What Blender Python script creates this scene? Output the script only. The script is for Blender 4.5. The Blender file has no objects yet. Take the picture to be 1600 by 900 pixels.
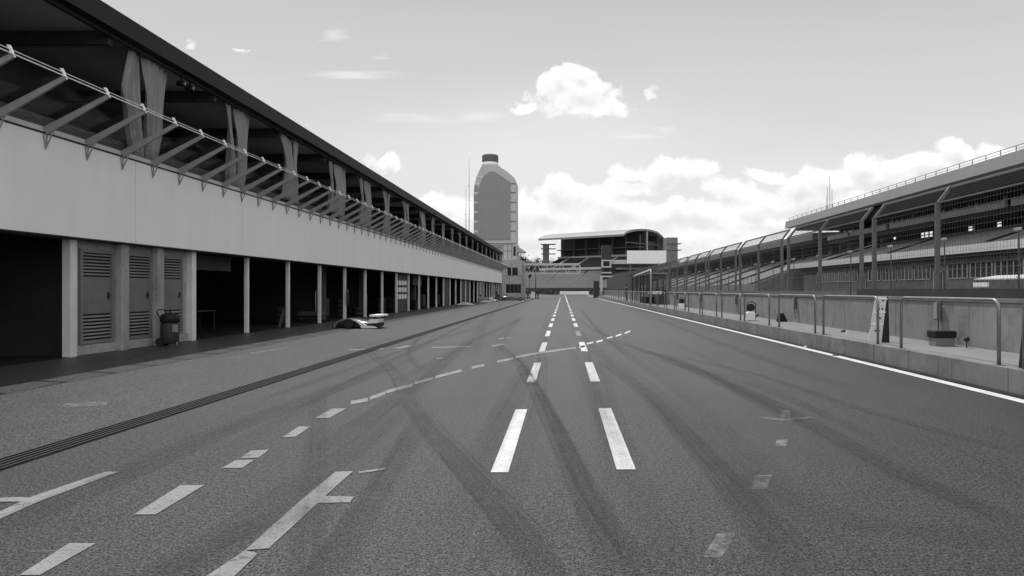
import bpy, bmesh, math, random
from mathutils import Vector, Matrix
random.seed(7)
D = bpy.data; S = bpy.context.scene; COL = S.collection
F = 1120.0; VX = 880.0; VY = 453.0; H = 1.6
R = math.radians

def P(x, y, Y):                       # photo measurement -> point at distance Y
    return Vector(((x-VX)*Y/F, Y, H-(y-VY)*Y/F))
def G(x, y):                          # photo measurement -> point on the ground
    Y = H*F/(y-VY); return Vector(((x-VX)*Y/F, Y, 0))

# ------------------------------------------------------------------ mesh builder
class MB:
    def __init__(s): s.v = []; s.f = []; s.sm = []
    def add(s, vs, fs, smooth=False):
        o = len(s.v); s.v += [Vector(v) for v in vs]
        for f in fs: s.f.append([i+o for i in f]); s.sm.append(smooth)
        return s
    def box(s, x0, x1, y0, y1, z0, z1, m=None):
        vs = [(x, y, z) for x in (x0, x1) for y in (y0, y1) for z in (z0, z1)]
        if m is not None: vs = [m @ Vector(v) for v in vs]
        return s.add(vs, [(0,1,3,2),(4,6,7,5),(0,4,5,1),(2,3,7,6),(0,2,6,4),(1,5,7,3)])
    def beam(s, a, b, w, h, up=(0,0,1)):  # rectangular bar a->b, w sideways, h along up
        a = Vector(a); b = Vector(b); d = (b-a).normalized(); up = Vector(up)
        if abs(d.dot(up.normalized())) > .98: up = Vector((1,0,0))
        sd = d.cross(up).normalized(); u = sd.cross(d).normalized()
        vs = [p + sd*(i*w/2) + u*(j*h/2) for p in (a, b) for i, j in ((-1,-1),(1,-1),(1,1),(-1,1))]
        return s.add(vs, [(0,3,2,1),(4,5,6,7),(0,1,5,4),(1,2,6,5),(2,3,7,6),(3,0,4,7)])
    def tube(s, pts, r, n=8, cap=True):
        pts = [Vector(p) for p in pts]; rr = r if isinstance(r, (list, tuple)) else [r]*len(pts)
        vs = []; up = None
        for i, p in enumerate(pts):
            d = (pts[min(i+1, len(pts)-1)] - pts[max(i-1, 0)]).normalized()
            if up is None:
                up = Vector((0,0,1)) if abs(d.z) < .9 else Vector((1,0,0))
            a = d.cross(up).normalized(); up = a.cross(d).normalized()
            for k in range(n):
                t = 2*math.pi*k/n; vs.append(p + (a*math.cos(t)+up*math.sin(t))*rr[i])
        fs = [(i*n+k, i*n+(k+1)%n, (i+1)*n+(k+1)%n, (i+1)*n+k) for i in range(len(pts)-1) for k in range(n)]
        s.add(vs, fs, n > 5)
        if cap:
            o = len(s.v)-len(vs)
            s.f.append([o+k for k in range(n)][::-1]); s.sm.append(False)
            s.f.append([o+(len(pts)-1)*n+k for k in range(n)]); s.sm.append(False)
        return s
    def lathe(s, prof, c=(0,0,0), n=24, axis='z'):
        vs = []; c = Vector(c)
        for r, h in prof:
            for k in range(n):
                t = 2*math.pi*k/n; a = r*math.cos(t); b = r*math.sin(t)
                vs.append(c + Vector({'z': (a, b, h), 'x': (h, a, b), 'y': (a, h, b)}[axis]))
        fs = [(i*n+k, i*n+(k+1)%n, (i+1)*n+(k+1)%n, (i+1)*n+k) for i in range(len(prof)-1) for k in range(n)]
        o = len(s.v); s.add(vs, fs, True)
        s.f.append([o+k for k in range(n)][::-1]); s.sm.append(False)
        s.f.append([o+(len(prof)-1)*n+k for k in range(n)]); s.sm.append(False)
        return s
    def prism(s, poly, dvec):           # polygon of 3D points pushed along dvec
        poly = [Vector(p) for p in poly]; n = len(poly); d = Vector(dvec)
        vs = poly + [p+d for p in poly]
        return s.add(vs, [list(range(n))[::-1], [n+i for i in range(n)]] + [(i, (i+1)%n, n+(i+1)%n, n+i) for i in range(n)])
    def sheet(s, rows, smooth=True):
        n = len(rows[0]); vs = [p for r in rows for p in r]
        return s.add(vs, [(i*n+k, i*n+k+1, (i+1)*n+k+1, (i+1)*n+k) for i in range(len(rows)-1) for k in range(n-1)], smooth)
    def build(s, name, mat, parent=None, fix=True, bevel=0, **tags):
        me = D.meshes.new(name)
        off = parent_loc(parent)
        me.from_pydata([v-off for v in s.v], [], s.f)
        me.polygons.foreach_set('use_smooth', s.sm)
        if fix:
            bm = bmesh.new(); bm.from_mesh(me); bmesh.ops.recalc_face_normals(bm, faces=bm.faces); bm.to_mesh(me); bm.free()
        me.materials.append(mat); me.update()
        o = D.objects.new(name, me); COL.objects.link(o)
        if parent: o.parent = parent
        if bevel:
            b = o.modifiers.new('edge', 'BEVEL'); b.width = bevel; b.segments = 2; b.limit_method = 'ANGLE'
        tag(o, **tags); return o
def parent_loc(p):
    v = Vector((0,0,0))
    while p: v = v + p.location; p = p.parent
    return v
def tag(o, label=None, cat=None, group=None, kind=None):
    if label: o['label'] = label
    if cat: o['category'] = cat
    if group: o['group'] = group
    if kind: o['kind'] = kind
    return o
def empty(name, loc, label=None, cat=None, group=None):
    o = D.objects.new(name, None); o.empty_display_size = .2; o.location = loc; COL.objects.link(o)
    return tag(o, label, cat, group)
def kids(o): return [c for c in D.objects if c.parent == o]
def copy_tree(o, parent=None):
    c = o.copy(); COL.objects.link(c); c.parent = parent
    for k in kids(o): copy_tree(k, c)
    return c

# ------------------------------------------------------------------ materials
class NT:
    def __init__(s, nt): s.nt = nt; s.N = nt.nodes; s.L = nt.links
    def n(s, t, **k):
        x = s.N.new(t)
        for a, b in k.items(): setattr(x, a, b)
        return x
    def set(s, sock, v):
        if isinstance(v, bpy.types.NodeSocket): s.L.new(v, sock)
        else: sock.default_value = v
    def math(s, op, a, b=None, c=None, clamp=False):
        x = s.n('ShaderNodeMath', operation=op, use_clamp=clamp); s.set(x.inputs[0], a)
        if b is not None: s.set(x.inputs[1], b)
        if c is not None: s.set(x.inputs[2], c)
        return x.outputs[0]
    def vm(s, op, a, b=None):
        x = s.n('ShaderNodeVectorMath', operation=op); s.set(x.inputs[0], a)
        if b is not None: s.set(x.inputs[1], b)
        return x.outputs['Value'] if op in ('DOT_PRODUCT', 'LENGTH') else x.outputs[0]
    def noise(s, vec, scale, detail=4, rough=.55):
        x = s.n('ShaderNodeTexNoise'); s.L.new(vec, x.inputs['Vector'])
        x.inputs['Scale'].default_value = scale; x.inputs['Detail'].default_value = detail
        x.inputs['Roughness'].default_value = rough; return x.outputs[0]
    def ramp(s, v, a, b, lo=0., hi=1., smooth=False):
        x = s.n('ShaderNodeMapRange', clamp=True)
        if smooth: x.interpolation_type = 'SMOOTHSTEP'
        s.set(x.inputs[0], v)
        for i, q in enumerate((a, b, lo, hi)): s.set(x.inputs[i+1], q)
        return x.outputs[0]
    def stretch(s, vec, sc):
        return s.vm('MULTIPLY', vec, sc)

def mat(name, col, rough=.75, var=.15, scale=.8, streak=0., blot=0., grit=0., gs=60, bump=0., spec=.3, metal=0., speck=0):
    m = D.materials.new(name); m.use_nodes = True; t = NT(m.node_tree)
    b = t.N['Principled BSDF']; pos = t.n('ShaderNodeNewGeometry').outputs['Position']
    v = t.ramp(t.noise(pos, scale, 6, .6), .3, .7, 1-var, 1+var)
    if streak:
        st = t.noise(t.stretch(pos, (2.3, 1.7, .2)), 1.0, 5, .65)
        v = t.math('MULTIPLY', v, t.ramp(st, .4, .75, 1.0, 1-streak))
    if grit:
        g = t.noise(pos, gs, 2, .7)
        v = t.math('MULTIPLY', v, t.ramp(g, .25, .75, 1-grit, 1+grit))
    if speck:
        sp = t.noise(pos, 9, 3, .7)
        v = t.math('MULTIPLY', v, t.ramp(sp, .66, .74, 1.0, 1-speck))
    if blot:
        v = t.math('MULTIPLY', v, t.ramp(t.noise(pos, 2.1, 7, .7), .50, .66, 1.06, 1-blot))
        v = t.math('MULTIPLY', v, t.ramp(t.noise(t.stretch(pos, (7, 5, .45)), 1., 4, .7), .60, .72, 1, 1-blot*.8))
    c = t.math('MULTIPLY', v, col)
    cc = t.n('ShaderNodeCombineColor'); [t.L.new(c, cc.inputs[i]) for i in range(3)]
    t.L.new(cc.outputs[0], b.inputs['Base Color'])
    b.inputs['Roughness'].default_value = rough; b.inputs['Metallic'].default_value = metal
    b.inputs['Specular IOR Level'].default_value = spec
    if bump:
        bp = t.n('ShaderNodeBump'); bp.inputs['Strength'].default_value = bump; bp.inputs['Distance'].default_value = .01
        t.L.new(t.noise(pos, gs, 3, .6), bp.inputs['Height']); t.L.new(bp.outputs[0], b.inputs['Normal'])
    return m

def asphalt_mat(name, col, gs, patch, grit, lines=True):
    m = D.materials.new(name); m.use_nodes = True; t = NT(m.node_tree); b = t.N['Principled BSDF']
    pos = t.n('ShaderNodeNewGeometry').outputs['Position']
    v = t.ramp(t.noise(pos, .22, 5, .6), .3, .7, 1-patch, 1+patch)
    v = t.math('MULTIPLY', v, t.ramp(t.noise(t.stretch(pos, (1.6, .07, 1)), 1., 5, .6), .3, .7, .88, 1.1))
    v = t.math('MULTIPLY', v, t.ramp(t.noise(pos, 3.1, 4, .65), .35, .75, 1.05, .88))
    g1 = t.noise(pos, gs, 2, .75); g2 = t.noise(pos, gs*.36, 2, .6)
    v = t.math('MULTIPLY', v, t.ramp(g1, .38, .62, 1-grit, 1+grit))
    gm = t.ramp(t.noise(pos, .35, 3, .6), .35, .65, .45, 1.1)
    g2v = t.math('ADD', 1, t.math('MULTIPLY', t.math('SUBTRACT', t.ramp(g2, .36, .64, 1-grit*.8, 1+grit*.8), 1), gm))
    v = t.math('MULTIPLY', v, g2v)
    v = t.math('MULTIPLY', v, t.ramp(t.noise(pos, gs*.9, 0), .70, .78, 1, 1.9))       # pale stones
    if lines:
        v = t.math('MULTIPLY', v, t.ramp(t.noise(pos, 1.3, 5, .7), .56, .68, 1, .80))          # oil and rubber film
        sx = t.n('ShaderNodeSeparateXYZ'); t.L.new(pos, sx.inputs[0])
        wob = t.math('MULTIPLY', t.math('SUBTRACT', t.noise(pos, .7, 3), .5), .05)
        seam = t.math('ABSOLUTE', t.math('SUBTRACT', t.math('FRACT', t.math('DIVIDE', t.math('ADD', t.math('ADD', sx.outputs[0], wob), 1.45), 3.6)), .5))
        v = t.math('MULTIPLY', v, t.ramp(seam, .0, .0035, .55, 1))                             # paving seams along the lane
    if lines:                                                                       # fine cracks and paving joints
        vo = t.n('ShaderNodeTexVoronoi', feature='DISTANCE_TO_EDGE'); vo.inputs['Scale'].default_value = .19
        wv = t.vm('ADD', pos, t.vm('MULTIPLY', t.n_color(pos), (.9, .9, .9)) if False else (0, 0, 0))
        t.L.new(wv, vo.inputs['Vector'])
        gate = t.ramp(t.noise(pos, .5, 2), .52, .6)
        cr = t.math('MULTIPLY', t.ramp(vo.outputs['Distance'], .0, .0045, .5, 0), gate)
        v = t.math('MULTIPLY', v, t.math('SUBTRACT', 1, cr))
    c = t.math('MULTIPLY', v, col)
    cc = t.n('ShaderNodeCombineColor'); [t.L.new(c, cc.inputs[i]) for i in range(3)]
    t.L.new(cc.outputs[0], b.inputs['Base Color'])
    b.inputs['Roughness'].default_value = .47; b.inputs['Sheen Weight'].default_value = .10; b.inputs['Sheen Roughness'].default_value = .12   # dust-like sheen, added to brighten the asphalt at grazing angles
    sg = t.math('MULTIPLY', t.ramp(g1, .36, .64, .02, .66), t.ramp(g2, .36, .64, .75, 1.15)); t.L.new(sg, b.inputs['Specular IOR Level'])
    bp = t.n('ShaderNodeBump'); bp.inputs['Strength'].default_value = .08; bp.inputs['Distance'].default_value = .006
    t.L.new(g1, bp.inputs['Height']); t.L.new(bp.outputs[0], b.inputs['Normal'])
    return m

def worn_mat(name, col, wear_lo, wear_hi, strength=1.0, attr=None, sc=5., rough=.7):
    """a coat on the ground that is worn through in places (coat over transparent)"""
    m = D.materials.new(name); m.use_nodes = True; t = NT(m.node_tree); b = t.N['Principled BSDF']; out = t.N['Material Output']
    pos = t.n('ShaderNodeNewGeometry').outputs['Position']
    a = t.ramp(t.noise(pos, sc, 6, .7), wear_lo, wear_hi)
    a = t.math('MULTIPLY', a, t.ramp(t.noise(pos, 70, 2, .7), .28, .5, .45, 1))
    a = t.math('MULTIPLY', a, strength)
    if attr:
        at = t.n('ShaderNodeAttribute', attribute_name=attr); a = t.math('MULTIPLY', a, at.outputs['Fac'])
        st = t.n('ShaderNodeAttribute', attribute_name='cross')
        a = t.math('MULTIPLY', a, t.ramp(t.noise(st.outputs['Vector'], 1., 4, .75), .3, .7, .12, 1.15))
    v = t.math('MULTIPLY', t.ramp(t.noise(pos, 2.5, 5, .65), .3, .7, .78, 1.06), col)
    cc = t.n('ShaderNodeCombineColor'); [t.L.new(v, cc.inputs[i]) for i in range(3)]
    t.L.new(cc.outputs[0], b.inputs['Base Color']); b.inputs['Roughness'].default_value = rough
    b.inputs['Specular IOR Level'].default_value = .35
    mx = t.n('ShaderNodeMixShader'); tr = t.n('ShaderNodeBsdfTransparent')
    t.set(mx.inputs[0], a); t.L.new(tr.outputs[0], mx.inputs[1]); t.L.new(b.outputs[0], mx.inputs[2])
    t.L.new(mx.outputs[0], out.inputs[0]); return m

def glass_mat(name, fac=.12, tint=.9, rough=.05):
    m = D.materials.new(name); m.use_nodes = True; t = NT(m.node_tree); out = t.N['Material Output']; t.N.remove(t.N['Principled BSDF'])
    tr = t.n('ShaderNodeBsdfTransparent'); tr.inputs[0].default_value = (tint, tint, tint, 1)
    gl = t.n('ShaderNodeBsdfGlossy'); gl.inputs['Roughness'].default_value = rough
    fr = t.n('ShaderNodeFresnel'); fr.inputs[0].default_value = 1.45
    mx = t.n('ShaderNodeMixShader'); t.L.new(t.math('ADD', t.math('MULTIPLY', fr.outputs[0], .07), fac*.02, clamp=True), mx.inputs[0])
    t.L.new(tr.outputs[0], mx.inputs[1]); t.L.new(gl.outputs[0], mx.inputs[2]); t.L.new(mx.outputs[0], out.inputs[0]); return m

M_asph = asphalt_mat('asphalt', .028, 64, .20, .70)
M_apron = asphalt_mat('apron_asphalt', .036, 54, .16, .70)
M_ground = asphalt_mat('far_ground', .10, 20, .25, .3, False)
M_paint = worn_mat('lane_paint', .62, .18, .34)
M_paint2 = worn_mat('worn_paint', .25, .26, .42, .92)
M_faint = worn_mat('faint_paint', .34, .38, .66, .5)
M_gut = worn_mat('gutter_dirt', .014, .2, .4, .92, None, 3.)
M_rubber = worn_mat('rubber_marks', .022, .15, .55, .56, 'fade', 1.5)
M_fascia = mat('painted_fascia', .86, .6, .03, .35, streak=.05, grit=.02, gs=40, speck=.06)
M_col = mat('painted_steel', .72, .55, .12, 1.2, streak=.12, grit=.05)
M_rib = mat('rib_paint', .30, .5, .1, 2, streak=.1)
M_plaster = mat('plaster', .36, .85, .12, 1.4, streak=.22, blot=.2, grit=.08, speck=.2)
M_door = mat('door_paint', .16, .55, .10, 2.0, streak=.15, grit=.04, speck=.15)
M_doorframe = mat('door_frame_paint', .19, .55, .10, 2.0, streak=.15)
M_black = mat('black', .012, .6, .2, 3)
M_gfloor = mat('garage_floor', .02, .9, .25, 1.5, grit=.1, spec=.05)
M_grate = mat('grate_iron', .02, .9, .3, 2, spec=.05)
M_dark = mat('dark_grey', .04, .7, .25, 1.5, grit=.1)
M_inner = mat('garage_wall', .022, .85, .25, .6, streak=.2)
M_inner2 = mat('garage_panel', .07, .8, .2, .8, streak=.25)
M_roofdk = mat('dark_roof_metal', .025, .6, .12, .5, streak=.15, spec=.12)
M_soffit = mat('soffit', .5, .8, .15, .5)
M_conc = mat('concrete', .18, .85, .22, .7, streak=.16, blot=.3, grit=.14, gs=45, bump=.25, speck=.25)
M_wallc = mat('pit_wall_concrete', .21, .85, .16, .55, streak=.1, blot=.26, grit=.10, gs=45, bump=.25, speck=.3)
M_slab = mat('platform_concrete', .18, .85, .10, .9, grit=.12, gs=45, bump=.2, speck=.15)
M_joint = mat('joint', .03, .9, .1, 2)
M_galv = mat('galvanised', .22, .45, .18, 3, streak=.15, metal=.5, spec=.5)
M_galvd = mat('dull_galvanised', .12, .6, .18, 2, streak=.15, spec=.4)
M_wire = mat('fence_wire', .10, .6, .1, 2, spec=.4)
M_alu = mat('aluminium', .62, .35, .08, 4, metal=.4, spec=.5)
M_white = mat('white_paint', .80, .45, .06, 2, streak=.06)
M_grey = mat('mid_grey', .26, .7, .05, .3)
M_lgrey = mat('light_grey', .50, .7, .07, .4, streak=.12)
M_cloth = mat('curtain_cloth', .27, .95, .10, 1.2)
M_seat = mat('seat_tiers', .34, .8, .2, .3, streak=0, grit=.12, gs=3.5)
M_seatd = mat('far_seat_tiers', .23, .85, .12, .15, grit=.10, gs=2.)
M_win = mat('window_glass', .02, .12, .3, .7, spec=.6)
M_carbon = mat('dark_bodywork', .03, .3, .2, 2, spec=.5)
M_tyre = mat('tyre_rubber', .025, .85, .2, 4)
M_skin = mat('skin', .36, .6, .05, 5)
M_leaf = mat('foliage', .045, .8, .5, .5)
M_bark = mat('bark', .08, .9, .3, 3)
M_glass = glass_mat('canopy_glass', .2, .86)
M_kglass = glass_mat('kiosk_glass', .2, .80)
M_stand_fascia = mat('grandstand_fascia', .25, .7, .06, .2, streak=.1)
M_eroof = mat('curved_roof', .22, .6, .05, .2)
M_dgrey = mat('wing_wall_grey', .10, .8, .2, .2)  # plain grey of the cross wing wall
M_box = mat('box_front', .45, .7, .15, .4, streak=.1)

# ------------------------------------------------------------------ camera, world, sun
S.render.engine = 'CYCLES'; S.cycles.transparent_max_bounces = 48
cam = D.objects.new('camera', D.cameras.new('camera')); COL.objects.link(cam); S.camera = cam
cam.location = (0, 0, H); cam.rotation_euler = (R(90), 0, 0)
cam.data.sensor_width = 36; cam.data.lens = 36*F/1600; cam.data.shift_x = -.05; cam.data.shift_y = 3/1600
cam.data.clip_start = .1; cam.data.clip_end = 6000
EL, AZ = 58., 22.7                                        # sun ahead and to the left
sun = D.objects.new('sun', D.lights.new('sun', 'SUN')); COL.objects.link(sun)
sun.data.energy = 2.7; sun.data.angle = R(.55); sun.data.color = (1, 1, 1)
sd = Vector((-math.sin(R(AZ))*math.cos(R(EL)), math.cos(R(AZ))*math.cos(R(EL)), math.sin(R(EL))))
sun.rotation_euler = sd.to_track_quat('Z', 'Y').to_euler()
S.view_settings.view_transform = 'Standard'; S.view_settings.look = 'None'; S.view_settings.exposure = 0.45; S.view_settings.gamma = 1
W = D.worlds.new('World'); S.world = W; W.use_nodes = True; t = NT(W.node_tree)
bg = t.N['Background']; bg.inputs[1].default_value = .15
sky = t.n('ShaderNodeTexSky', sky_type='NISHITA', sun_disc=False, sun_elevation=R(EL), sun_rotation=R(-AZ))
sky.air_density = 1.0; sky.dust_density = 1.6; sky.ozone_density = 1.0
bw = t.n('ShaderNodeRGBToBW'); t.L.new(sky.outputs[0], bw.inputs[0]); skyv = bw.outputs[0]   # the photograph is black and white
gen = t.n('ShaderNodeTexCoord').outputs['Generated']; sep = t.n('ShaderNodeSeparateXYZ'); t.L.new(gen, sep.inputs[0])
yy = t.math('MAXIMUM', sep.outputs[1], .02)
u = t.math('DIVIDE', sep.outputs[0], yy); w = t.math('DIVIDE', sep.outputs[2], yy)
cmb = t.n('ShaderNodeCombineXYZ'); t.L.new(u, cmb.inputs[0]); t.L.new(w, cmb.inputs[1]); uv = cmb.outputs[0]
front = t.ramp(sep.outputs[1], .05, .2)
def cloud_set(blobs, ncoord, nscale, amp, lo, hi, warp=.035, shift=None):
    wn = t.n('ShaderNodeTexNoise'); t.L.new(ncoord, wn.inputs['Vector']); wn.inputs['Scale'].default_value = nscale*.6; wn.inputs['Detail'].default_value = 6
    wv = t.vm('MULTIPLY', t.vm('SUBTRACT', wn.outputs['Color'], (.5, .5, .5)), (warp*2.2, warp*1.6, 0))
    uvw = t.vm('ADD', uv if shift is None else t.vm('ADD', uv, shift), wv)
    cur = None
    for (x, y, rx, ry) in blobs:
        c = ((x-VX)/F, (VY-y)/F, 0); r = (rx/F, ry/F, 1)
        q = t.math('SUBTRACT', 1, t.vm('LENGTH', t.vm('DIVIDE', t.vm('SUBTRACT', uvw, c), r)))
        cur = q if cur is None else t.math('SMOOTH_MAX', cur, q, .15)
    cur = t.math('MAXIMUM', cur, -1.0)
    nz = t.noise(ncoord, nscale, 10, .62)
    nz2 = t.noise(t.vm('ADD', ncoord, (3.1, 7.7, 0)), nscale*.4, 4, .55)
    body = t.math('ADD', cur, t.math('MULTIPLY', t.math('SUBTRACT', t.math('ADD', t.math('MULTIPLY', nz, .5), t.math('MULTIPLY', nz2, .5)), .5), amp))
    return t.ramp(body, lo, hi, smooth=True), body, nz
cum = [(905,150,72,38),(955,170,42,20),(868,132,32,24),(905,115,34,18),(930,175,60,14),(822,166,26,10),(608,253,20,10),
       (1030,268,84,24),(1085,272,58,22),(985,290,50,16),(1140,300,60,26),(880,305,80,30),(840,330,100,34),(960,330,90,30),(1060,335,130,30),(1180,328,60,22),(700,325,60,28),(760,345,120,30),
       (1185,272,36,16),(1250,284,52,17),(1300,308,90,26),(1300,278,60,20),(1240,310,90,26),(1360,255,48,26),(1400,262,50,26),(1490,232,34,26),(1460,258,60,24),(1570,240,46,18),(1540,272,100,30),(1640,235,60,22),(950,375,420,34),(1250,345,160,24)]
m1, body1, nz1 = cloud_set(cum, uv, 24., 2.7, -.04, .32, .034)
uvs = t.vm('MULTIPLY', t.vm('ADD', uv, t.vm('MULTIPLY', uv, (0, 0, 0))), (.32, 2.2, 1))
wis = [(660,180,120,15),(740,178,70,11),(520,58,34,10),(590,88,30,9),(1005,215,62,7),(550,120,90,9),(1040,205,30,6)]
m2, body2, nz2 = cloud_set(wis, uvs, 34., 3.2, .05, 1.3, .02)
tiny = [(298,73,26,14),(1017,146,20,11),(378,80,16,8),(822,160,40,16),(590,258,36,14),(860,175,40,14)]
m4, body4, nz4 = cloud_set(tiny, uv, 60., 3.2, .25, .95, .03)
low = [(880,400,1000,110),(1200,330,520,120),(850,250,420,130)]                # milky veil above the horizon
m3, body3, nz3 = cloud_set(low, uv, 7., .9, -.2, 1.0)
mU, bodyU, nzU = cloud_set(cum, t.vm('ADD', uv, (0, .016, 0)), 24., 2.7, 0, 1, .034, (0, .014, 0))
cs = t.math('ADD', t.ramp(bodyU, .0, 1.15, 5.1, 3.9, smooth=True), t.math('MULTIPLY', t.math('SUBTRACT', nz1, .5), 1.2))
mixv = t.n('ShaderNodeMix', data_type='FLOAT')
def mixf(f, a, b):
    x = t.n('ShaderNodeMix', data_type='FLOAT'); t.set(x.inputs[0], f); t.set(x.inputs[2], a); t.set(x.inputs[3], b); return x.outputs[0]
SKY_GAIN = 1.0
cap = t.math('MULTIPLY', t.ramp(sep.outputs[2], .04, .42, 4.15, 2.6), t.ramp(t.noise(uvs, 2.2, 4, .5), .3, .7, .955, 1.045))
v = t.math('SMOOTH_MIN', t.math('MULTIPLY', skyv, SKY_GAIN), cap, .5)
v = mixf(t.math('MULTIPLY', m3, t.math('MULTIPLY', front, .8)), v, 4.15)
v = mixf(t.math('MULTIPLY', m2, t.math('MULTIPLY', front, .75)), v, 4.4)
v = mixf(t.math('MULTIPLY', m4, t.math('MULTIPLY', front, .9)), v, 4.7)
v = mixf(t.math('MULTIPLY', m1, front), v, cs)
# unseen broken cloud added behind the camera, brightening the shaded fascia
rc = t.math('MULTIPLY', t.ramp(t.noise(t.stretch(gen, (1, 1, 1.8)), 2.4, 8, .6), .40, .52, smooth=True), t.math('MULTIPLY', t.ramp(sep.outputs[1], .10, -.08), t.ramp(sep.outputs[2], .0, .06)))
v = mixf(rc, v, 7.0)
cc = t.n('ShaderNodeCombineColor'); [t.L.new(v, cc.inputs[i]) for i in range(3)]
t.L.new(cc.outputs[0], bg.inputs[0])

# ------------------------------------------------------------------ ground, lane, markings
MB().add([(-1500,-300,-.05),(1500,-300,-.05),(1500,2500,-.05),(-1500,2500,-.05)], [(0,1,2,3)]).build('ground', M_ground, kind='structure')
MB().add([(-32,-30,0),(6.95,-30,0),(6.95,330,0),(-32,330,0)], [(0,1,2,3)]).build('pit_lane', M_asph, kind='structure')
MB().add([(9.4,-30,0),(25,-30,0),(25,330,0),(9.4,330,0)], [(0,1,2,3)]).build('race_track', M_asph, kind='structure')
MB().add([(-11.6,-30,.004),(-5.29,-30,.004),(-5.29,136,.004),(-11.6,136,.004)], [(0,1,2,3)]).build('apron', M_apron, kind='structure')
MB().add([(-22,-30,.006),(-11.7,-30,.006),(-11.7,134,.006),(-22,134,.006)], [(0,1,2,3)]).build('garage_floor', M_gfloor, kind='structure')
dr = MB(); y = 2.0
dr.add([(-5.29,-30,.008),(-4.97,-30,.008),(-4.97,150,.008),(-5.29,150,.008)], [(0,1,2,3)])
dr.build('drain_channel', M_black, kind='structure')
gb = MB()
for k in range(5): gb.box(-5.283+k*.072, -5.283+k*.072+.016, -5, 150, .009, .017)
gb.build('drain_grate', M_grate, kind='structure')

pm = MB(); pm2 = MB(); pm3 = MB()
def pxpoly(mb, pts, z=.006): 
    mb.add([G(x, y)+Vector((0,0,z)) for x, y in pts], [list(range(len(pts)))])
def dash(mb, X0, X1, Y0, Y1, z=.006): mb.add([(X0,Y0,z),(X1,Y0,z),(X1,Y1,z),(X0,Y1,z)], [(0,1,2,3)])
for k in range(24):                                       # the two dashed lines down the middle
    Y0 = 6.27+6.13*k
    dash(pm, -.635, -.48, Y0, Y0+3.3)
    if k < 13: dash(pm if k != 3 else pm2, .475, .645, Y0+.1, Y0+3.4)
dash(pm, .475, .62, 88, 240)
dash(pm, 6.48, 6.69, 3, 190)                              # edge line by the platform
# curved dashed line across the lane
for q in ([(30,900),(62,900),(150,850),(108,850)], [(209,805),(243,805),(319,759),(282,759)], [(347,732),(378,732),(398,719),(368,720)], [(376,717),(404,716),(421,703),(392,705)],
          [(441,684),(462,683),(486,667),(467,667)], [(492,654),(514,654),(541,639),(519,639)]): pxpoly(pm2, q)
for a in ([(548,630),(575,625)], [(578,623),(602,614.5)], [(603,613),(645,602)], [(648,599),(676,592)], [(680,590),(721,579.5)], [(737,575),(757,571)], [(777,565.5),(802,560.5)],
          [(804,558.5),(848,551)], [(848,551),(900,543.5)], [(905,543),(914,541)], [(917,537.5),(927,535)], [(932,534.5),(942,532)], [(948,529),(957,526.5)], [(962,525.5),(971,522.5)], [(976,521),(985,517.5)]):
    (x0, y0), (x1, y1) = a; h0 = (y0-VY)*.016; h1 = (y1-VY)*.016
    pxpoly(pm2 if x0 < 903 else pm, [(x0,y0+h0),(x1,y1+h1),(x1,y1-h1),(x0,y0-h0)])
# box corners in the foreground
pxpoly(pm2, [(322,902),(366,902),(403,866),(383,861)]); pxpoly(pm2, [(383,861),(420,858),(497,787),(470,783)])
pxpoly(pm2, [(470,783),(497,787),(508,776),(552,737),(524,738)]); pxpoly(pm2, [(508,776),(553,777),(547,786),(497,787)])
pxpoly(pm2, [(560,738),(604,731.5),(603,734),(562,741)])
pxpoly(pm2, [(-30,822),(0,812),(60,785),(185,738),(165,738),(52,776),(0,800),(-30,812)]); pxpoly(pm2, [(-30,787),(0,785),(62,785),(60,778),(16,778),(-30,781)], .0065)
pxpoly(pm3, [(48,862),(152,860),(152,861.5),(48,863.5)])
# faint old marks
for q in ([(545,546),(600,544.5),(600,546),(545,547.5)], [(615,544),(640,540),(646,541),(622,545)], [(675,542.5),(735,541.2),(735,542.6),(675,544)], [(765,541),(782,537),(790,538),(772,542)], [(778,529.5),(787,527.5),(790,529),(780,531)], [(790,528.3),(800,528),(800,529),(790,529.4)],
          [(682,560),(692,559),(692,561),(682,561.5)]): pxpoly(pm2, q)
for q in ([(1190,652.5),(1228,655),(1270,651.5),(1268,654),(1228,658.5),(1190,655)], [(1221,641),(1234,641),(1236,653),(1220,653)], [(1180,743),(1206,743),(1198,766),(1174,766)], [(1122,834),(1150,834),(1128,872),(1098,872)],
          [(390,552),(450,542),(450,543.5),(392,554)], [(100,631),(170,627),(165,634),(98,636)], [(1213,687),(1232,687),(1228,698),(1212,698)]): pxpoly(pm3, q)
for r_ in ((18,.8),(22,1.2)): pass
pm.build('lane_markings', M_paint, fix=False, kind='structure')
pm2.build('worn_markings', M_paint2, fix=False, kind='structure')
pm3.build('faint_markings', M_faint, fix=False, kind='structure')

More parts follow.
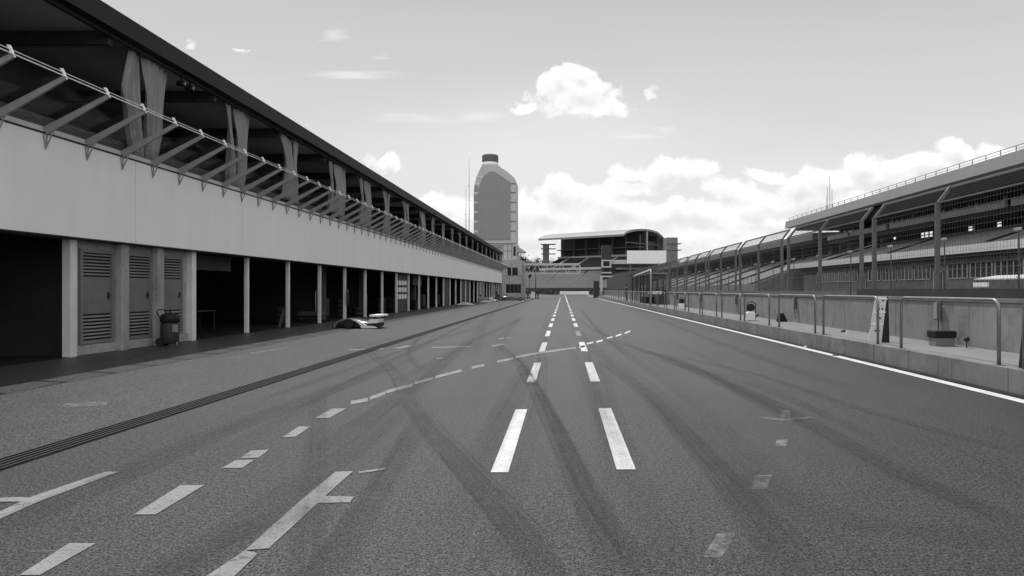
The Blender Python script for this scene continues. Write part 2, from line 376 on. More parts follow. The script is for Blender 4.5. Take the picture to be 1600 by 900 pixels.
# tyre marks: strips whose ends and edges fade
TM_v = []; TM_f = []; TM_a = []; TM_c = []
trs = random.Random(21)
def tyre(pts, wid, st=1.0, thin=3):
    strip(pts, wid*.85, st*.85)
    for q in range(thin):                                  # thin streaks inside and beside the broad mark
        a = trs.uniform(-.5, .5)*wid; f0 = trs.uniform(0, .4); f1 = trs.uniform(.6, 1)
        strip(pts, trs.uniform(.025, .06), min(.8, st*trs.uniform(.5, 1.0)), off=a, rng=(f0, f1))
def strip(pts, wid, st=1.0, n=26, i=[0], off=0., rng=(0, 1)):
    i[0] += 1; z = .0075 + .00012*i[0]
    g = [G(*p) for p in pts]; path = []
    for k in range(n+1):                                   # Catmull-Rom through the points
        s = (rng[0]+(rng[1]-rng[0])*k/n)*(len(g)-1); j = min(int(s), len(g)-2); f = s-j
        p0 = g[max(j-1,0)]; p1 = g[j]; p2 = g[j+1]; p3 = g[min(j+2,len(g)-1)]
        path.append(.5*((2*p1)+(p2-p0)*f+(2*p0-5*p1+4*p2-p3)*f*f+(3*p1-p0-3*p2+p3)*f**3))
    o = len(TM_v); cols = 11; dist = 0
    for k, p in enumerate(path):
        d = (path[min(k+1,n)]-path[max(k-1,0)]).normalized(); sdv = Vector((d.y,-d.x,0))
        if k: dist += (p-path[k-1]).length
        e = min(1, k/n/.14, (1-k/n)/.14) if True else 1
        for c in range(cols):
            q = c/(cols-1)*2-1
            TM_v.append(p+sdv*(q*wid/2+off)+Vector((0,0,z))); TM_a.append(st*max(0,e)*(1-abs(q)**5)); TM_c.append((q*wid*38+i[0]*9.3, dist*.10, i[0]*3.7))
    for k in range(n):
        for c in range(cols-1):
            TM_f.append((o+k*cols+c, o+k*cols+c+1, o+(k+1)*cols+c+1, o+(k+1)*cols+c))
tyre([(632,620),(670,670),(735,745),(800,820),(880,930)], .34, .85)
tyre([(775,535),(815,575),(862,660),(905,760),(990,930)], .30, .75); tyre([(800,545),(838,600),(885,700),(940,800),(1040,930)], .22, .55)
tyre([(560,540),(610,575),(640,625)], .4, .4)
tyre([(940,565),(1000,610),(1075,690),(1150,780),(1262,930)], .30, .8); tyre([(985,590),(1060,660),(1160,760),(1300,900)], .14, .5)
tyre([(1020,560),(1120,590),(1255,655),(1400,735),(1680,850)], .38, .65); tyre([(1000,548),(1160,580),(1350,640),(1640,722)], .24, .55)
tyre([(930,530),(1000,545),(1100,580),(1180,630)], .2, .4)
tyre([(640,560),(520,608),(330,680),(150,760),(-60,850)], .5, .75); tyre([(760,490),(690,525),(560,590),(360,700)], .3, .45)
tyre([(700,560),(600,660),(430,780),(200,930)], .4, .45); tyre([(500,600),(492,700),(487,800),(470,930)], .30, .5, 0)
tyre([(670,640),(620,720),(560,810),(490,930)], .34, .6, 0); tyre([(650,640),(600,730),(530,830),(440,930)], .1, .5, 0)
tyre([(740,500),(680,515),(640,545),(660,580)], .3, .5); tyre([(790,470),(760,500),(745,530),(735,560)], .5, .4)
tyre([(820,490),(790,520),(775,560)], .4, .35); tyre([(905,480),(930,510),(990,560)], .4, .35); tyre([(890,500),(915,530),(955,560)], .3, .35)
tyre([(640,520),(560,545),(420,600),(230,650)], .25, .3); tyre([(1120,720),(1260,790),(1420,830),(1620,840)], .5, .35)
tyre([(250,545),(120,590),(0,620)], .12, .4); tyre([(330,560),(400,548),(470,540)], .1, .4)
tyre([(880,475),(905,500),(985,540),(1200,610),(1500,760)], .26, .35); tyre([(860,480),(850,520),(845,600),(800,760),(740,930)], .3, .3)
tyre([(500,780),(400,830),(300,880),(200,930)], .5, .55)
for k in range(11):
    x = trs.uniform(-4.5, 5.5); w0 = trs.uniform(.2, .4); y = trs.uniform(3, 14); L_ = trs.uniform(8, 30); dx = trs.uniform(-1.6, 1.6)
    pq = [(VX+(x+dx*f*f)*F/(y+L_*f), VY+H*F/(y+L_*f)) for f in (0, .3, .65, 1)]
    for o_ in (0, trs.choice((0, 1.35))): strip(pq, w0, trs.uniform(.16, .3), off=o_)
me = D.meshes.new('tyre_marks'); me.from_pydata(TM_v, [], TM_f)
at = me.attributes.new('fade', 'FLOAT', 'POINT'); at.data.foreach_set('value', TM_a)
at = me.attributes.new('cross', 'FLOAT_VECTOR', 'POINT'); at.data.foreach_set('vector', [q for c in TM_c for q in c])
me.materials.append(M_rubber); o = D.objects.new('tyre_marks', me); COL.objects.link(o); tag(o, kind='structure')

# ------------------------------------------------------------------ platform and kerb on the right
MB().box(7.13, 8.72, -6, 150, -.02, .378).build('platform', M_slab, kind='structure')
kb = MB(); y = -5.0; k = 0
while y < 150:
    kb.box(6.95, 7.127, y+.006, y+1.62-.006, -.02, .385); y += 1.62
kb.build('kerb', M_conc, kind='structure', bevel=.012)
kj = MB(); kj.box(6.97, 7.12, -5, 150, 0, .37); kj.build('kerb_bed', M_joint, kind='structure')
gu = MB(); n_ = 160; rw = random.Random(5)
gu.sheet([[Vector((6.76+rw.uniform(-.04,.05), 5+120*(k/n_)**1.6, .011)), Vector((6.948, 5+120*(k/n_)**1.6, .011))] for k in range(n_+1)], False)
gu.build('gutter', M_gut, fix=False, kind='structure')
lit = MB(); rnd = random.Random(3)                        # dirt gathered along the kerb foot
for k in range(140):
    yb = rnd.uniform(9, 60); r_ = rnd.uniform(.015, .05)
    lit.lathe([(r_*.9, 0), (r_, r_*.25), (r_*.5, r_*.55)], (rnd.uniform(6.78, 6.92), yb, 0), 6)
lit.build('kerb_dirt', M_dark, kind='stuff')

# ------------------------------------------------------------------ pit wall
pw = empty('pit_wall', (8.8, 12, 0), 'long grey concrete pit wall behind the platform with a dark strip on top', 'wall')
a = MB(); y = -5.0
while y < 150: a.box(8.72, 8.97, y+.008, y+3.4-.008, 0, 1.335); y += 3.4
a.build('wall_panel', M_wallc, pw, bevel=.01)
MB().box(8.735, 8.955, -5, 150, .02, 1.33).build('joint_filler', M_joint, pw)
MB().box(8.695, 8.99, -5, 150, 1.338, 1.43).build('coping', M_conc, pw, bevel=.008)
MB().box(8.76, 8.88, -5, 21.4, 1.432, 1.625).build('rubber_strip', M_dark, pw)
MB().box(8.76, 8.84, 22.2, 150, 1.432, 1.56).build('board_strip', M_galvd, pw)

# hoop railings
hoop0 = empty('hoop_railing', (7.045, 0, .378), 'x', 'railing', 'steel hoop railings on the platform edge')
def hoop_pts(L, h, r=.16):
    pts = [(7.045, 0, .378), (7.045, 0, .378+h-r)]
    for k in range(1, 7): q = k/6*math.pi/2; pts.append((7.045, r-r*math.cos(q), .378+h-r+r*math.sin(q)))
    for k in range(0, 7): q = k/6*math.pi/2; pts.append((7.045, L-r+r*math.sin(q), .378+h-r+r*math.cos(q)))
    pts.append((7.045, L, .378)); return pts
MB().tube(hoop_pts(3.35, 1.06), .03, 12).build('hoop_tube', M_galv, hoop0)
for yy_ in (0, 3.35):
    MB().box(7.045-.07, 7.045+.07, yy_-.07, yy_+.07, .379, .392).build('foot_plate', M_galvd, hoop0)
starts = []
for k in range(-1, 15): starts += [16.05+8.45*k, 20.04+8.45*k]
HL = {0: 'steel hoop railing at the right edge beside the black and white board', 1: 'nearest full steel hoop railing in front of the black topped box',
      2: 'steel hoop railing with the perforated board behind its near post', 3: 'third full steel hoop railing, just beyond the one by the perforated board',
      4: 'steel hoop railing just nearer than the white box trolley', 5: 'steel hoop railing just beyond the nearer white box trolley'}
for i, y in enumerate(starts):
    o = hoop0 if i == 0 else copy_tree(hoop0)
    o.location = (7.045, y, .378); o['label'] = HL.get(i, 'distant steel hoop railing in the row along the platform edge')

# debris fence panels
fen0 = empty('debris_fence', (9.2, 0, 0), 'x', 'fence', 'debris fence panels behind the pit wall')
KX, KZ, TX, TZ = 9.2, 3.74, 9.52, 4.13; L = 7.15
for yy_ in (0, L/2, L):
    b = MB(); b.box(KX-.05, KX+.05, yy_-.05, yy_+.05, 0, KZ); b.beam((KX, yy_, KZ-.03), (TX, yy_, TZ), .075, .07, (1,0,0)); b.build('post', M_galvd, fen0)
b = MB(); b.beam((TX, -.05, TZ), (TX, L+.05, TZ), .055, .05); b.build('top_rail', M_galv, fen0)
b = MB(); b.beam((KX, 0, KZ), (KX, L, KZ), .04, .04); b.build('knee_rail', M_galvd, fen0)
b = MB()
nv = 62
for k in range(nv+1):
    y = L*k/nv; b.tube([(KX-.07, y, 1.3), (KX-.07, y, KZ), (TX-.03, y, TZ)], .0034, 3, False)
for k in range(18):
    z = 1.4+(KZ-1.4)*k/17; b.tube([(KX-.075, 0, z), (KX-.075, L, z)], .0034 if k % 5 else .007, 3, False)
for k in range(1, 6):
    f = k/6; b.tube([(KX-.07+(TX-KX+.04)*f, 0, KZ+(TZ-KZ)*f), (KX-.07+(TX-KX+.04)*f, L, KZ+(TZ-KZ)*f)], .0034, 3, False)
b.build('wire_mesh', M_wire, fen0, fix=False)
FL = {0: 'nearest wire debris fence panel, running out of frame at the right', 1: 'second wire debris fence panel, below the grandstand roof end', 2: 'third wire debris fence panel with white sky behind its bent top'}
for i, k in enumerate(range(-1, 16)):
    o = fen0 if i == 0 else copy_tree(fen0)
    o.location = (9.2, 22.1+8.05*k, 0); o['label'] = FL.get(i, 'distant wire debris fence panel in the row behind the pit wall')

# things on the platform and the wall
def socket_box(y, lab):
    r_ = empty('wall_box', (8.69, y, .9), lab, 'box', 'grey boxes mounted on the pit wall')
    MB().box(8.60, 8.69, y-.085, y+.085, .90, 1.325).build('box_body', M_galvd, r_, bevel=.008)
    MB().box(8.585, 8.598, y-.07, y+.07, .93, 1.30).build('cover', M_grey, r_, bevel=.004)
    MB().tube([(8.66, y, .9), (8.66, y, .62), (8.685, y-.02, .5)], .012, 6).build('cable', M_black, r_)
for i, y in enumerate((16.55, 26.8, 35.9, 45.2, 54.4, 63.4)):
    socket_box(y, ('grey box on the pit wall above the black topped crate', 'grey box on the pit wall beside the black bag', 'grey box on the pit wall near the white box trolley',)[i] if i < 3 else 'small distant grey box on the pit wall')
r_ = empty('perforated_board', (7.3, 16.4, .378), 'pale perforated board leaning back as a stand with a dark rear leg', 'board')
fr = MB(); a0 = Vector((7.11, 16.72, .378)); b0 = Vector((7.39, 16.95, 1.455)); wv = Vector((.27, -.09, 0)); th = Vector((0, .018, .0))
fr.prism([a0, a0+wv, b0+wv*.85, b0], th); fr.build('panel', M_lgrey, r_)
for f, n_ in ((.25, 2), (.52, 1), (.72, 2), (.9, 1)):
    for q in range(n_):
        c = a0.lerp(b0, f) + wv*(.42+.26*q if n_ == 2 else .62) - Vector((0, .003, 0)); hb = MB()
        hb.lathe([(.022, -.004), (.022, .012)], c, 12, 'y'); hb.build('hole', M_black, r_)
for f in (.38, .64, .93):
    c0 = a0.lerp(b0, f); MB().prism([c0, c0+wv*.93, c0+wv*.93+(b0-a0)*.022, c0+(b0-a0)*.022], Vector((0, -.012, 0))).build('rib', M_white, r_)
MB().prism([b0+wv*.8, b0+wv*.8+Vector((.05,0,-.02)), a0+wv+Vector((.20,.02,0)), a0+wv+Vector((.03,.02,0))], Vector((0, .06, 0))).build('rear_leg', M_black, r_)
r_ = empty('signal_board', (7.25, 11.1, .378), 'slanted white board on a black stand at the right frame edge', 'board')
MB().prism([(7.14,10.95,.379),(7.42,10.95,.379),(7.42,10.95,.98),(7.2,10.95,.98)], (0,.3,0)).build('stand', M_black, r_, bevel=.01)
MB().prism([(7.15,10.93,.95),(7.42,10.93,1.0),(7.42,10.93,1.38),(7.24,10.93,1.36)], (0,.03,0)).build('panel', M_white, r_)
MB().tube([(7.16,10.93,.96),(7.22,10.9,1.0),(7.3,10.9,.97)], .02, 8).build('strap', M_black, r_)
r_ = empty('tool_box', (8.28, 15.7, .378), 'grey box with a thick black lid standing against the pit wall', 'box')
MB().box(8.08, 8.5, 15.55, 15.85, .379, .56).build('box_body', M_conc, r_, bevel=.01)
MB().box(8.05, 8.53, 15.52, 15.88, .562, .71).build('lid', M_black, r_, bevel=.02)
r_ = empty('floor_valve', (8.5, 15.3, .378), 'small dark valve with a round head on a stem by the wall', 'valve')
MB().tube([(8.5,15.1,.379),(8.5,15.1,.52)], .014, 8).build('stem', M_dark, r_)
MB().lathe([(.02,.51),(.052,.535),(.055,.57),(.03,.61)], (8.5,15.1,0), 14).build('head', M_black, r_)
def trolley(X, Y, lab):
    r_ = empty('reel_trolley', (X, Y, .378), lab, 'trolley', 'white box trolleys on the platform')
    MB().prism([(X-.17,Y-.15,.39),(X+.16,Y-.15,.39),(X+.16,Y-.15,.68),(X+.12,Y-.15,.735),(X-.13,Y-.15,.735),(X-.17,Y-.15,.68)], (0,.26,0)).build('white_box', M_white, r_, bevel=.015)
    MB().lathe([(.13,.0),(.15,.02),(.11,.03),(.07,.04),(.07,.13),(.15,.14),(.13,.16)], (X+.07,Y+.16,.9), 20, 'y').build('reel', M_black, r_)
    pts = [(X-.09,Y+.2,.40),(X-.09,Y+.2,.98)]+[(X+.08-.17*math.cos(q),Y+.2,.98+.15*math.sin(q)) for q in [i*math.pi/8 for i in range(1,8)]]+[(X+.25,Y+.2,.98),(X+.25,Y+.2,.40)]
    MB().tube(pts, .02, 8).build('handle', M_dark, r_)
    MB().beam((X+.16,Y+.1,.5),(X+.34,Y+.0,.62), .09, .05).build('nozzle', M_black, r_)
    for dx in (-.1, .15): MB().lathe([(.04,-.02),(.045,0),(.04,.02)], (X+dx,Y+.14,.423), 12, 'y').build('wheel', M_tyre, r_)
trolley(7.42, 28.4, 'nearer small trolley with a white box and black reel on the platform')
trolley(7.42, 45.0, 'farther small trolley with a white box and black reel on the platform')
bg_ = MB(); X, Y = 8.42, 27.6
bg_.prism([(X-.2,Y-.12,.379),(X+.2,Y-.12,.379),(X+.1,Y-.1,.62),(X+.03,Y-.1,.72),(X-.12,Y-.1,.70),(X-.17,Y-.12,.5)], (0,.25,0))
o = bg_.build('bag', M_black, bevel=.03); tag(o, 'black bag slumped against the pit wall on the platform', 'bag')
for nm, X, Y, z, lab, m_, sz in (('rag', 6.62, 17.4, .01, 'dark crumpled rag lying on the white edge line', M_dark, .09), ('paper_scrap', 6.72, 19.9, .01, 'pale scrap lying beside the kerb', M_lgrey, .06),
                             ('work_glove', 8.1, 20.7, .379, 'dark glove dropped on the platform by the wall', M_black, .11), ('paper_cup', 8.05, 20.35, .379, 'pale cup lying on the platform by the wall', M_lgrey, .06)):
    b = MB(); rr = random.Random(nm); n_ = 9; rows = []
    for j in range(5):
        f = j/4; rows.append([Vector((X+sz*(1-f*.75)*(1+rr.uniform(-.3,.3))*math.cos(2*math.pi*q/n_), Y+sz*(1-f*.75)*(1+rr.uniform(-.3,.3))*math.sin(2*math.pi*q/n_), z+f*sz*.7)) for q in range(n_)])
    b.v = [p for r0 in rows for p in r0]; b.f = [(j*n_+q, j*n_+(q+1)%n_, (j+1)*n_+(q+1)%n_, (j+1)*n_+q) for j in range(4) for q in range(n_)]+[[4*n_+q for q in range(n_)]]; b.sm = [False]*len(b.f)
    b.build(nm, m_, label=lab, cat={'rag':'rag','paper_scrap':'litter','work_glove':'glove','paper_cup':'cup'}[nm])
# kiosk on the platform, some 70 m down
kx = empty('timing_shelter', (8, 66, .378), 'glazed shelter with a slanted white roof edge on the platform', 'shelter')
MB().prism([(7.25,60,2.95),(8.75,60,2.95),(8.75,60,3.03),(7.25,60,3.03)], (0,15,0)).build('roof', M_grey, kx)
MB().beam((7.2,59,3.28),(7.2,72,3.06), .08, .10).build('roof_edge', M_white, kx)
MB().tube([(7.2,58.9,.38),(7.2,58.9,2.9),(7.2,59.0,3.28)], .05, 8).build('post', M_lgrey, kx)
for (X, Y) in ((7.25,60.2),(8.7,60.2),(7.25,64.8),(7.25,67.1),(7.25,74.9),(8.7,74.9),(7.25,70.5)):
    MB().box(X-.05, X+.05, Y-.05, Y+.05, .379, 2.95).build('post', M_galv if X > 8 else M_dark, kx)
MB().box(7.23, 7.26, 60.3, 74.8, 1.45, 2.94).build('front_glazing', M_kglass, kx)
MB().box(8.69, 8.71, 60.3, 74.8, 1.45, 2.94).build('rear_glazing', M_kglass, kx)
MB().box(7.4, 8.3, 60.4, 62.5, 1.25, 1.5).build('counter', M_white, kx)
for Y in (64.5, 67.5): MB().box(7.5, 8.2, Y, Y+1.3, .379, .95).build('bench', M_black, kx)
wl = empty('wall_end_frame', (7.5, 141, 0), 'pale upright frame at the far end of the debris fence', 'frame')
MB().box(7.3, 7.75, 141, 141.3, 0, 4.4).build('post', M_lgrey, wl); MB().box(7.76, 9.8, 141.05, 141.25, 4.1, 4.4).build('crossbar', M_lgrey, wl)
gt = empty('dark_gate', (7, 145, 0), 'dark grated gate beside the pale frame at the lane end', 'gate')
MB().box(6.2, 7.3, 145, 145.2, 0, 3.4).build('panel', M_dark, gt)
MB().box(6.1, 6.2, 145, 145.25, 0, 3.7).build('post', M_galvd, gt)
for i in range(9):                                        # crates standing along the far platform
    Y = 84+i*5.2+rnd.uniform(-1,1); s_ = rnd.uniform(.14,.24); X = 7.5+rnd.uniform(-.1,.2); r_ = empty('crate', (X, Y, .378), 'small pale crate in the row on the far platform', 'crate', 'pale crates along the far platform')
    MB().box(X-s_, X+s_, Y-s_, Y+s_, .379, .379+s_*1.5).build('box_body', M_white, r_); MB().box(X-s_-.01, X+s_+.01, Y-s_-.01, Y+s_+.01, .38+s_*1.5, .41+s_*1.5).build('lid', M_lgrey, r_)

# ------------------------------------------------------------------ pit building (left)
YE = 134.
pb = empty('pit_building', (-12, 20, 0), 'long two storey pit building with open garages below a white band', 'building')
a = MB(); y = 6.4
while y < YE-1:
    a.box(-11.62, -11.40, y+.011, min(y+6.35, YE)-.011, 2.84, 5.03); y += 6.35
MBf = a.build('fascia', M_fascia, pb)
MB().box(-11.6, -11.43, 6.4, YE, 2.86, 5.0).build('fascia_backing', M_joint, pb)
MB().box(-11.7, -11.385, 6.4, YE, 5.032, 5.07).build('sill', M_roofdk, pb)
MB().prism([(-11.40,6.4,5.072),(-11.44,6.4,5.20),(-11.7,6.4,5.24),(-11.7,6.4,5.072)], (0,YE-6.4,0)).build('ledge', M_lgrey, pb)
MB().box(-12.1, -12.0, 6.4, YE, 5.07, 5.62).build('parapet', M_inner2, pb)
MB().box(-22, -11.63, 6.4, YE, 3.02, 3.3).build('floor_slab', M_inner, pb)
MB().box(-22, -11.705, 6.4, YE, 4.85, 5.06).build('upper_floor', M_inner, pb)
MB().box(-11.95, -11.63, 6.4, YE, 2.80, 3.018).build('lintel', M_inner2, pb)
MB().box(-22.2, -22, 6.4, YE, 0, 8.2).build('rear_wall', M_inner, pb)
MB().box(-22, -11.4, YE, YE+.25, 0, 8.2).build('end_wall', M_plaster, pb)
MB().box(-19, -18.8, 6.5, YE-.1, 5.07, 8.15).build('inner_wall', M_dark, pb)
MB().box(-22.3, -11.38, 6.0, YE+.8, 8.45, 8.68).build('roof', M_roofdk, pb)
MB().box(-11.50, -11.33, 6.0, YE+.8, 8.20, 8.70).build('roof_edge', M_roofdk, pb)
MB().box(-22.1, -11.51, 6.4, YE, 8.30, 8.44).build('soffit', M_soffit, pb)
b = MB(); b.box(-11.72, -11.6, 6.4, YE, 8.12, 8.29); b.build('curtain_rail', M_dark, pb)
b = MB(); y = 12.9
while y < YE: MB().box(-18, -11.75, y, y+.18, 7.95, 8.295).build('ceiling_beam', M_inner2, pb); y += 5.6
y = 19.95
while y < YE:
    MB().box(-11.95, -11.83, y-.06, y+.06, 5.07, 8.3).build('window_post', M_inner2, pb); y += 5.6
# canopy ribs: copies share one mesh
rb = MB(); z0 = 5.10; A = Vector((-11.39, 0, z0)); B = Vector((-10.0, 0, 5.86)); dd = (B-A).normalized(); nn = Vector((-dd.z, 0, dd.x))
rb.prism([A-nn*.085, B-nn*.045, B+nn*.045, A+nn*.085], (0, .05, 0))
for q in ((-.045,), (.075,)):
    rb.beam((-11.385, q[0], 5.02), (-11.385, .025, 4.70), .02, .02, (1,0,0))
rb.beam((-11.385, -.045, 5.02), (-11.385, .095, 5.02), .02, .03, (1,0,0)); rb.beam((-11.20, .025, 5.12), (-11.385, .025, 4.72), .02, .025, (0,1,0))
pb_off = pb.location
ribs = []
rib0 = None; y = 13.0-1.372; i = 0
while y < YE-.5 and i < 92:
    if rib0 is None:
        rib0 = rb.build('canopy_rib', M_rib, None); rib0.parent = pb
        tip = MB(); tip.prism([B+Vector((-.02,0,.03)), B+Vector((.04,0,-.03)), B+Vector((-.05,0,.19)), B+Vector((-.10,0,.19))], (0,.05,0)); tp = tip.build('tip_clip', M_white, None); tp.parent = rib0; o = rib0
    else:
        o = copy_tree(rib0, pb)
    o.location = Vector((0, y, 0)) - pb_off; y += 1.372; i += 1
b = MB(); 
for dz, dx in ((.01, .02), (.10, -.04)): b.tube([(-10.0+dx, 10, 5.87+dz), (-10.0+dx, YE-1, 5.87+dz)], .012 if dz < .05 else .008, 6)
b.build('canopy_rod', M_alu, pb)
gA = A+nn*.09; gB = B+nn*.05
MB().prism([gA+Vector((0,10,0)), gB+Vector((0,10,0)), gB+nn*.012+Vector((0,10,0)), gA+nn*.012+Vector((0,10,0))], (0, YE-11, 0)).build('canopy_glass', M_glass, pb)
# columns
def column_at(Y, w_=.068, dpt=.068, m_=M_col, x=-11.76):
    b = MB(); b.box(x-dpt, x+dpt, Y-w_, Y+w_, 0, 2.80); b.build('column', m_, pb, bevel=.008)
column_at(22.62, .12, .12)
cy = []; y = 26.63
while y < YE-1: column_at(y); cy.append(y); y += 3.98
column_at(12.9); column_at(17.08, .12, .10, M_col)
# louvred door block
b = MB(); b.box(-11.95, -11.83, 17.23, 22.48, 0, 2.80); b.build('block_wall', M_plaster, pb)
for (a0, a1) in ((18.86, 19.20), (20.55, 20.88)): 
    b = MB(); b.box(-11.83, -11.62, a0, a1, 0, 2.80); b.build('pillar', M_plaster, pb, bevel=.01)
b = MB(); b.box(-11.828, -11.75, 17.24, 18.855, 0, .24); b.box(-11.828, -11.75, 19.205, 20.545, 0, .24); b.box(-11.828, -11.75, 20.885, 22.47, 0, .24); b.build('plinth', M_plaster, pb)
for i, y0 in enumerate((17.48, 19.24, 20.92)):
    wd = 1.28 if i else 1.30
    d = MB(); x0 = -11.828; x1 = -11.765
    d.box(x0, x1, y0, y0+.09, .26, 2.62); d.box(x0, x1, y0+wd-.09, y0+wd, .26, 2.62); d.box(x0, x1, y0+.091, y0+wd-.091, 2.53, 2.62); d.box(x0, x1, y0+.091, y0+wd-.091, .26, .34)
    dr_ = d.build('louvre_door', M_doorframe, pb)
    MB().box(-11.826, -11.785, y0+.095, y0+wd-.095, 1.0, 1.93).build('door_panel', M_door, dr_)
    MB().box(-11.827, -11.822, y0+.092, y0+wd-.092, .345, 2.525).build('dark_back', M_black, dr_)
    for z_lo, z_hi in ((.37, .98), (1.95, 2.52)):
        s_ = MB(); n_ = 7
        for k in range(n_):
            z = z_lo+(z_hi-z_lo)*(k+.3)/n_
            s_.prism([(-11.80, y0+.1, z+.03), (-11.775, y0+.1, z-.008), (-11.769, y0+.1, z-.004), (-11.794, y0+.1, z+.036)], (0, wd-.2, 0))
        s_.build('louvre', M_doorframe, dr_)
    hd = MB(); hd.tube([(-11.78, y0+wd-.2, 1.45), (-11.73, y0+wd-.2, 1.45), (-11.73, y0+wd-.32, 1.45)], .012, 8); hd.box(-11.784, -11.776, y0+wd-.24, y0+wd-.16, 1.36, 1.54); hd.build('handle', M_black, dr_)
# walls and doors inside the garages
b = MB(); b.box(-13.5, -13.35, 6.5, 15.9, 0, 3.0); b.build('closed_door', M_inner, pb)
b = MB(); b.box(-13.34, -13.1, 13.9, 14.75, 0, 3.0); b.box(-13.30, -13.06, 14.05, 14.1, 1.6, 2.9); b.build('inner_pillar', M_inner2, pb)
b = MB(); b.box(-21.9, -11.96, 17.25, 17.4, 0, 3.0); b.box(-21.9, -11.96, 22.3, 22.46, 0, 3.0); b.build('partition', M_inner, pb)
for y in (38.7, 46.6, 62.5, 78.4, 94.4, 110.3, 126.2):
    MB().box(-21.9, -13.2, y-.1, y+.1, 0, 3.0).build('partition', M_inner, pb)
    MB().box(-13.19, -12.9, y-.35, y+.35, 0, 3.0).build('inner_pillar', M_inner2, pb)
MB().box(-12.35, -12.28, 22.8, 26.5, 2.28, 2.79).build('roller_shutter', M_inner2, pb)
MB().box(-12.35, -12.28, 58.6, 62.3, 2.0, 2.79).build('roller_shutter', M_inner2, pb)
dd_ = MB().box(-11.92, -11.86, 50.62, 54.4, 0, 2.79).build('sectional_door', M_inner2, pb)
for rz in (.95, 1.45, 1.95):
    for q in range(4): MB().box(-11.858, -11.845, 50.85+q*.9, 51.5+q*.9, rz, rz+.33).build('pane', M_white, dd_)
for y in (70.5, 82.5, 86.5, 98.3, 102.3, 118.2): 
    dd_ = MB().box(-11.92, -11.86, y, y+3.75, 0, 2.79).build('sectional_door', M_door if y > 90 else M_inner2, pb)
    MB().box(-11.858, -11.85, y+1.8, y+1.9, 0.02, 2.7).build('seam', M_dark, dd_)
# curtains in the upper storey
def drape(top, mid, bot, nfold, seed):
    rr = random.Random(seed); rows = []; H_ = 2.85
    for j in range(17):
        f = j/16; row = []
        y0, y1 = [top[i_]+(mid[i_]-top[i_])*f/.4 if f < .4 else mid[i_]+(bot[i_]-mid[i_])*(f-.4)/.6 for i_ in (0, 1)]
        for k in range(33):
            q = k/32; wq = q+.04*math.sin(q*9+f*3+seed)+.03*math.sin(f*5+seed); row.append(Vector((.10*math.sin(wq*nfold*1.6*math.pi+f*.8+seed)*(0.35+f*.75)+.05*math.sin(q*5+f*4), y0+(y1-y0)*q, -f*H_)))
        rows.append(row)
    return rows
dl = []
for top, mid, bot, nf, sd_ in (((-.55,-.05), (-.98,-.05), (-.30,-.03), 5, 1), ((.06,1.45), (.14,1.15), (.22,.6), 6, 2), ((-1.2,-.05), (-.8,-.05), (-.75,-.06), 6, 3), ((.05,.8), (.05,.45), (.05,.4), 4, 4),
                               ((-.9,-.04), (-.5,-.05), (-.95,-.1), 5, 5), ((.05,1.1), (.05,.7), (.05,1.0), 6, 6), ((-.6,-.05), (-.42,-.05), (-.36,-.05), 3, 7), ((.05,1.9), (.1,1.7), (.15,1.3), 8, 8)):
    o = MB().sheet(drape(top, mid, bot, nf, sd_)).build('curtain', M_cloth, fix=False); so = o.modifiers.new('thick', 'SOLIDIFY'); so.thickness = .008; dl.append(o)
used = [False]*8; k = 0; y = 19.95; rr = random.Random(17)
while y < YE-1:
    for j in (0, 1):
        q = j if k == 0 else (2 if j == 0 else 3) if k == 2 else j+2*rr.randrange(4)
        if k == 1: q = 6 if j == 0 else 1
        o = dl[q]
        if used[q]: o = o.copy(); COL.objects.link(o)
        used[q] = True
        o.location = (-11.78, y, 8.1); o.scale = (1, rr.uniform(.8, 1.2) if k > 1 else 1, rr.uniform(.9, 1.0) if k > 1 else 1)
        nm = {0: 'nearest', 1: 'second'}.get(k)
        lab = ('pale curtain, %s pair along the open upper storey, hanging %s of its post' % (nm, 'left' if j == 0 else 'right')) if nm else ('distant pale curtain hanging left of a post in the upper storey' if j == 0 else 'distant pale curtain hanging right of a post in the upper storey')
        tag(o, lab, 'curtain', 'curtains hanging in the upper storey')
    y += 5.6; k += 1
for q in range(8):
    if not used[q]: D.objects.remove(dl[q])
for i, y in enumerate((22.0, 22.5)):
    r_ = empty('floodlight', (-11.9, y, 8.1), ('left' if i == 0 else 'right')+' one of two small dark floodlights under the roof edge', 'floodlight', 'floodlights under the roof edge')
    MB().lathe([(.07,-.1),(.09,0),(.09,.12),(.07,.14)], (-11.75,y,7.93), 14, 'x').build('lamp_body', M_black, r_); MB().tube([(-11.72,y,8.12),(-11.72,y,7.99)], .02, 6).build('bracket', M_black, r_)
    MB().lathe([(.055,0),(.055,.006)], (-11.608,y,7.93), 14, 'x').build('lens', M_grey, r_)

